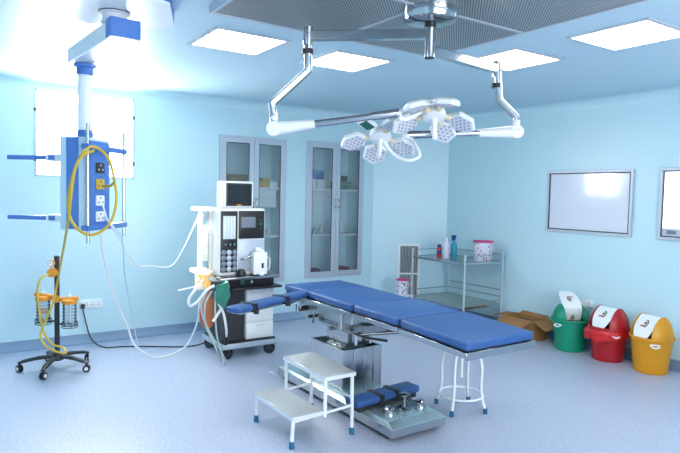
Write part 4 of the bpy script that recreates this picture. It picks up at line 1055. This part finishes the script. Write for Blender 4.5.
# ------------------------------------------------------------------ swing-lid bins
def bin_(x, y, rz, body, tilt, label, H=.20, liner=False, handle_ang=(0, PI), Lf=.176, ph_=.085):
    t = thing('waste_bin', label, 'bin', (x, y, 0), rz, group='swing-lid waste bins')
    R, zr = .190, .345
    b = MB()
    b.lathe([(.145, 0), (.150, .006), (.152, .02), (.183, zr-.03), (.187, zr-.028), (.187, zr-.005), (.178, zr-.005), (.150, .03), (.02, .012)], seg=48); b.build('bin_body', body, t)
    # lid: collar and two cheeks
    b = MB(); w_ = .112
    b.lathe([(.186, zr-.02), (.200, zr-.018), (.204, zr-.008), (.200, zr+.006), (.188, zr+.008), (.180, zr+.004), (.180, zr-.02)], seg=48)
    yb = math.sqrt(R*R-w_*w_)
    for sg in (-1, 1):
        NX, NY = 9, 24; g = []
        for i in range(NX+1):
            xx = w_+(R-w_)*i/NX; ym = math.sqrt(max(1e-6, R*R-xx*xx)); row = []
            for j in range(NY+1):
                yy = ym*math.cos(PI*j/NY)
                hh = H*(math.sqrt(max(0, 1-(yy/ym)**2)) if ym > 1e-2 else 0)**1.15*math.sqrt(max(0, (R*R-xx*xx)/(R*R-w_*w_)))**1.1
                row.append(b.bm.verts.new(_V((sg*xx, yy, zr+.004+hh))))
            g.append(row)
        for i in range(NX):
            for j in range(NY):
                f = b.bm.faces.new((g[i][j], g[i+1][j], g[i+1][j+1], g[i][j+1])); f.smooth = True
        b.bm.faces.new([v for v in g[0]])
    lid = b.build('lid_surround', body, t)
    # swing flap: two planes meeting in a ridge, hung on the axle
    pv = _V((0, 0, zr+ph_)); Rm = Matrix.Rotation(tilt, 3, 'X'); wf = w_-.006
    hr = H-.012
    b = MB()
    for sg in (-1, 1):
        N = 14; top = []; 
        for j in range(N+1):
            s = j/N
            ww = wf*(1-max(0, (s-.35)/.65)**3*.38)
            yy = sg*s*Lf; zz = zr+.012+hr*(1-(s**1.6))
            top.append((_V((-ww, yy, zz)), _V((ww, yy, zz))))
        vs = [(b.bm.verts.new(Rm @ (p-pv)+pv), b.bm.verts.new(Rm @ (q-pv)+pv), b.bm.verts.new(Rm @ (p-pv-_V((0, 0, .006)))+pv), b.bm.verts.new(Rm @ (q-pv-_V((0, 0, .006)))+pv)) for p, q in top]
        for j in range(N):
            A, B = vs[j], vs[j+1]
            for fv in ((A[0], A[1], B[1], B[0]), (A[2], B[2], B[3], A[3]), (A[0], B[0], B[2], A[2]), (A[1], A[3], B[3], B[1])):
                f = b.bm.faces.new(fv); f.smooth = True
    fl = b.build('swing_flap', 'whiteplastic', t)
    # printed mark on both halves of the flap
    for sg in (-1, 1):
        def on(u, s):
            yy = sg*s*Lf; zz = zr+.012+hr*(1-(s**1.6))+.0012
            return Rm @ (_V((u*(-sg), yy, zz))-pv)+pv
        b = MB()
        N = 22
        for (a0, a1, mi, ru, rs, wd) in ((-2.3, 1.9, 0, .030, .15, .35),):
            pr = None
            for j in range(N+1):
                a = a0+(a1-a0)*j/N
                o1 = on(ru*math.cos(a), .50+rs*math.sin(a)*-1); o2 = on(ru*(1-wd)*math.cos(a), .50+rs*(1-wd)*math.sin(a)*-1)
                cur = (b.bm.verts.new(o1), b.bm.verts.new(o2))
                if pr: f = b.bm.faces.new((pr[0], cur[0], cur[1], pr[1])); f.material_index = 0
                pr = cur
        for (u0, u1, s0, s1, mi) in ((-.016, .016, .44, .56, 1), (-.045, -.012, .60, .65, 2), (-.010, .02, .61, .66, 2)):
            f = b.bm.faces.new([b.bm.verts.new(on(*q)) for q in ((u0, s0), (u1, s0), (u1, s1), (u0, s1))]); f.material_index = mi
        b.build('printed_mark', ['green_dark', 'brownbox', 'redp'], fl)
    for a in handle_ang:
        d = _V((math.cos(a), math.sin(a), 0)); s_ = _V((-d.y, d.x, 0))
        b = MB(); zc = zr-.062
        b.tube([d*.178+s_*.036+_V((0, 0, zc+.012)), d*.205+s_*.033+_V((0, 0, zc)), d*.210+s_*.0+_V((0, 0, zc-.012)), d*.205-s_*.033+_V((0, 0, zc)), d*.178-s_*.036+_V((0, 0, zc+.012))], .0075, path_smooth=True)
        b.tube([d*.182+s_*.036+_V((0, 0, zc+.012)), d*.182-s_*.036+_V((0, 0, zc+.012))], .006)
        b.build('handle', 'white', t)
    if liner:
        b = MB(); N = 72; prev = None; rnd = random.Random(4); ph = [rnd.uniform(0, 6) for _ in range(4)]
        for j in range(N+1):
            a = 2*PI*j/N; wv = .5+.5*math.sin(5*a+ph[0])*math.sin(3*a+ph[1]); low = .045+(.02+.07*wv)*max(0, math.cos(a-4.19))
            r2 = .207+.034*max(0, math.cos(a-4.19))+.006*math.sin(11*a)
            cur = [b.bm.verts.new(_V((math.cos(a)*r, math.sin(a)*r, z))) for r, z in ((.192, zr-.018), (.2075, zr-.018), (r2, zr-.045), (r2-.004+.006*math.sin(9*a), zr-.045-low), (.186, zr-.040-low*.6))]
            if prev:
                for k in range(4):
                    f = b.bm.faces.new((prev[k], cur[k], cur[k+1], prev[k+1])); f.smooth = True
            prev = cur
        b.build('bin_liner', 'redfilm', t)
    return t
view = YAW-PI/2
bin_(5.662, 3.845, view+.05, 'bin_green', 1.25, 'green waste bin with its white flap tipped open, beside the cardboard box', H=.155, handle_ang=(-2.7, .2), Lf=.205, ph_=.11)
bin_(5.674, 3.402, view-1.05, 'bin_red', .0, 'red waste bin with red liner between the green and yellow bins', liner=True, handle_ang=(-.6, 2.5))
bin_(5.652, 2.945, view-1.15, 'bin_yellow', .08, 'yellow waste bin at the right end of the row of bins', handle_ang=(-.75, 2.4))
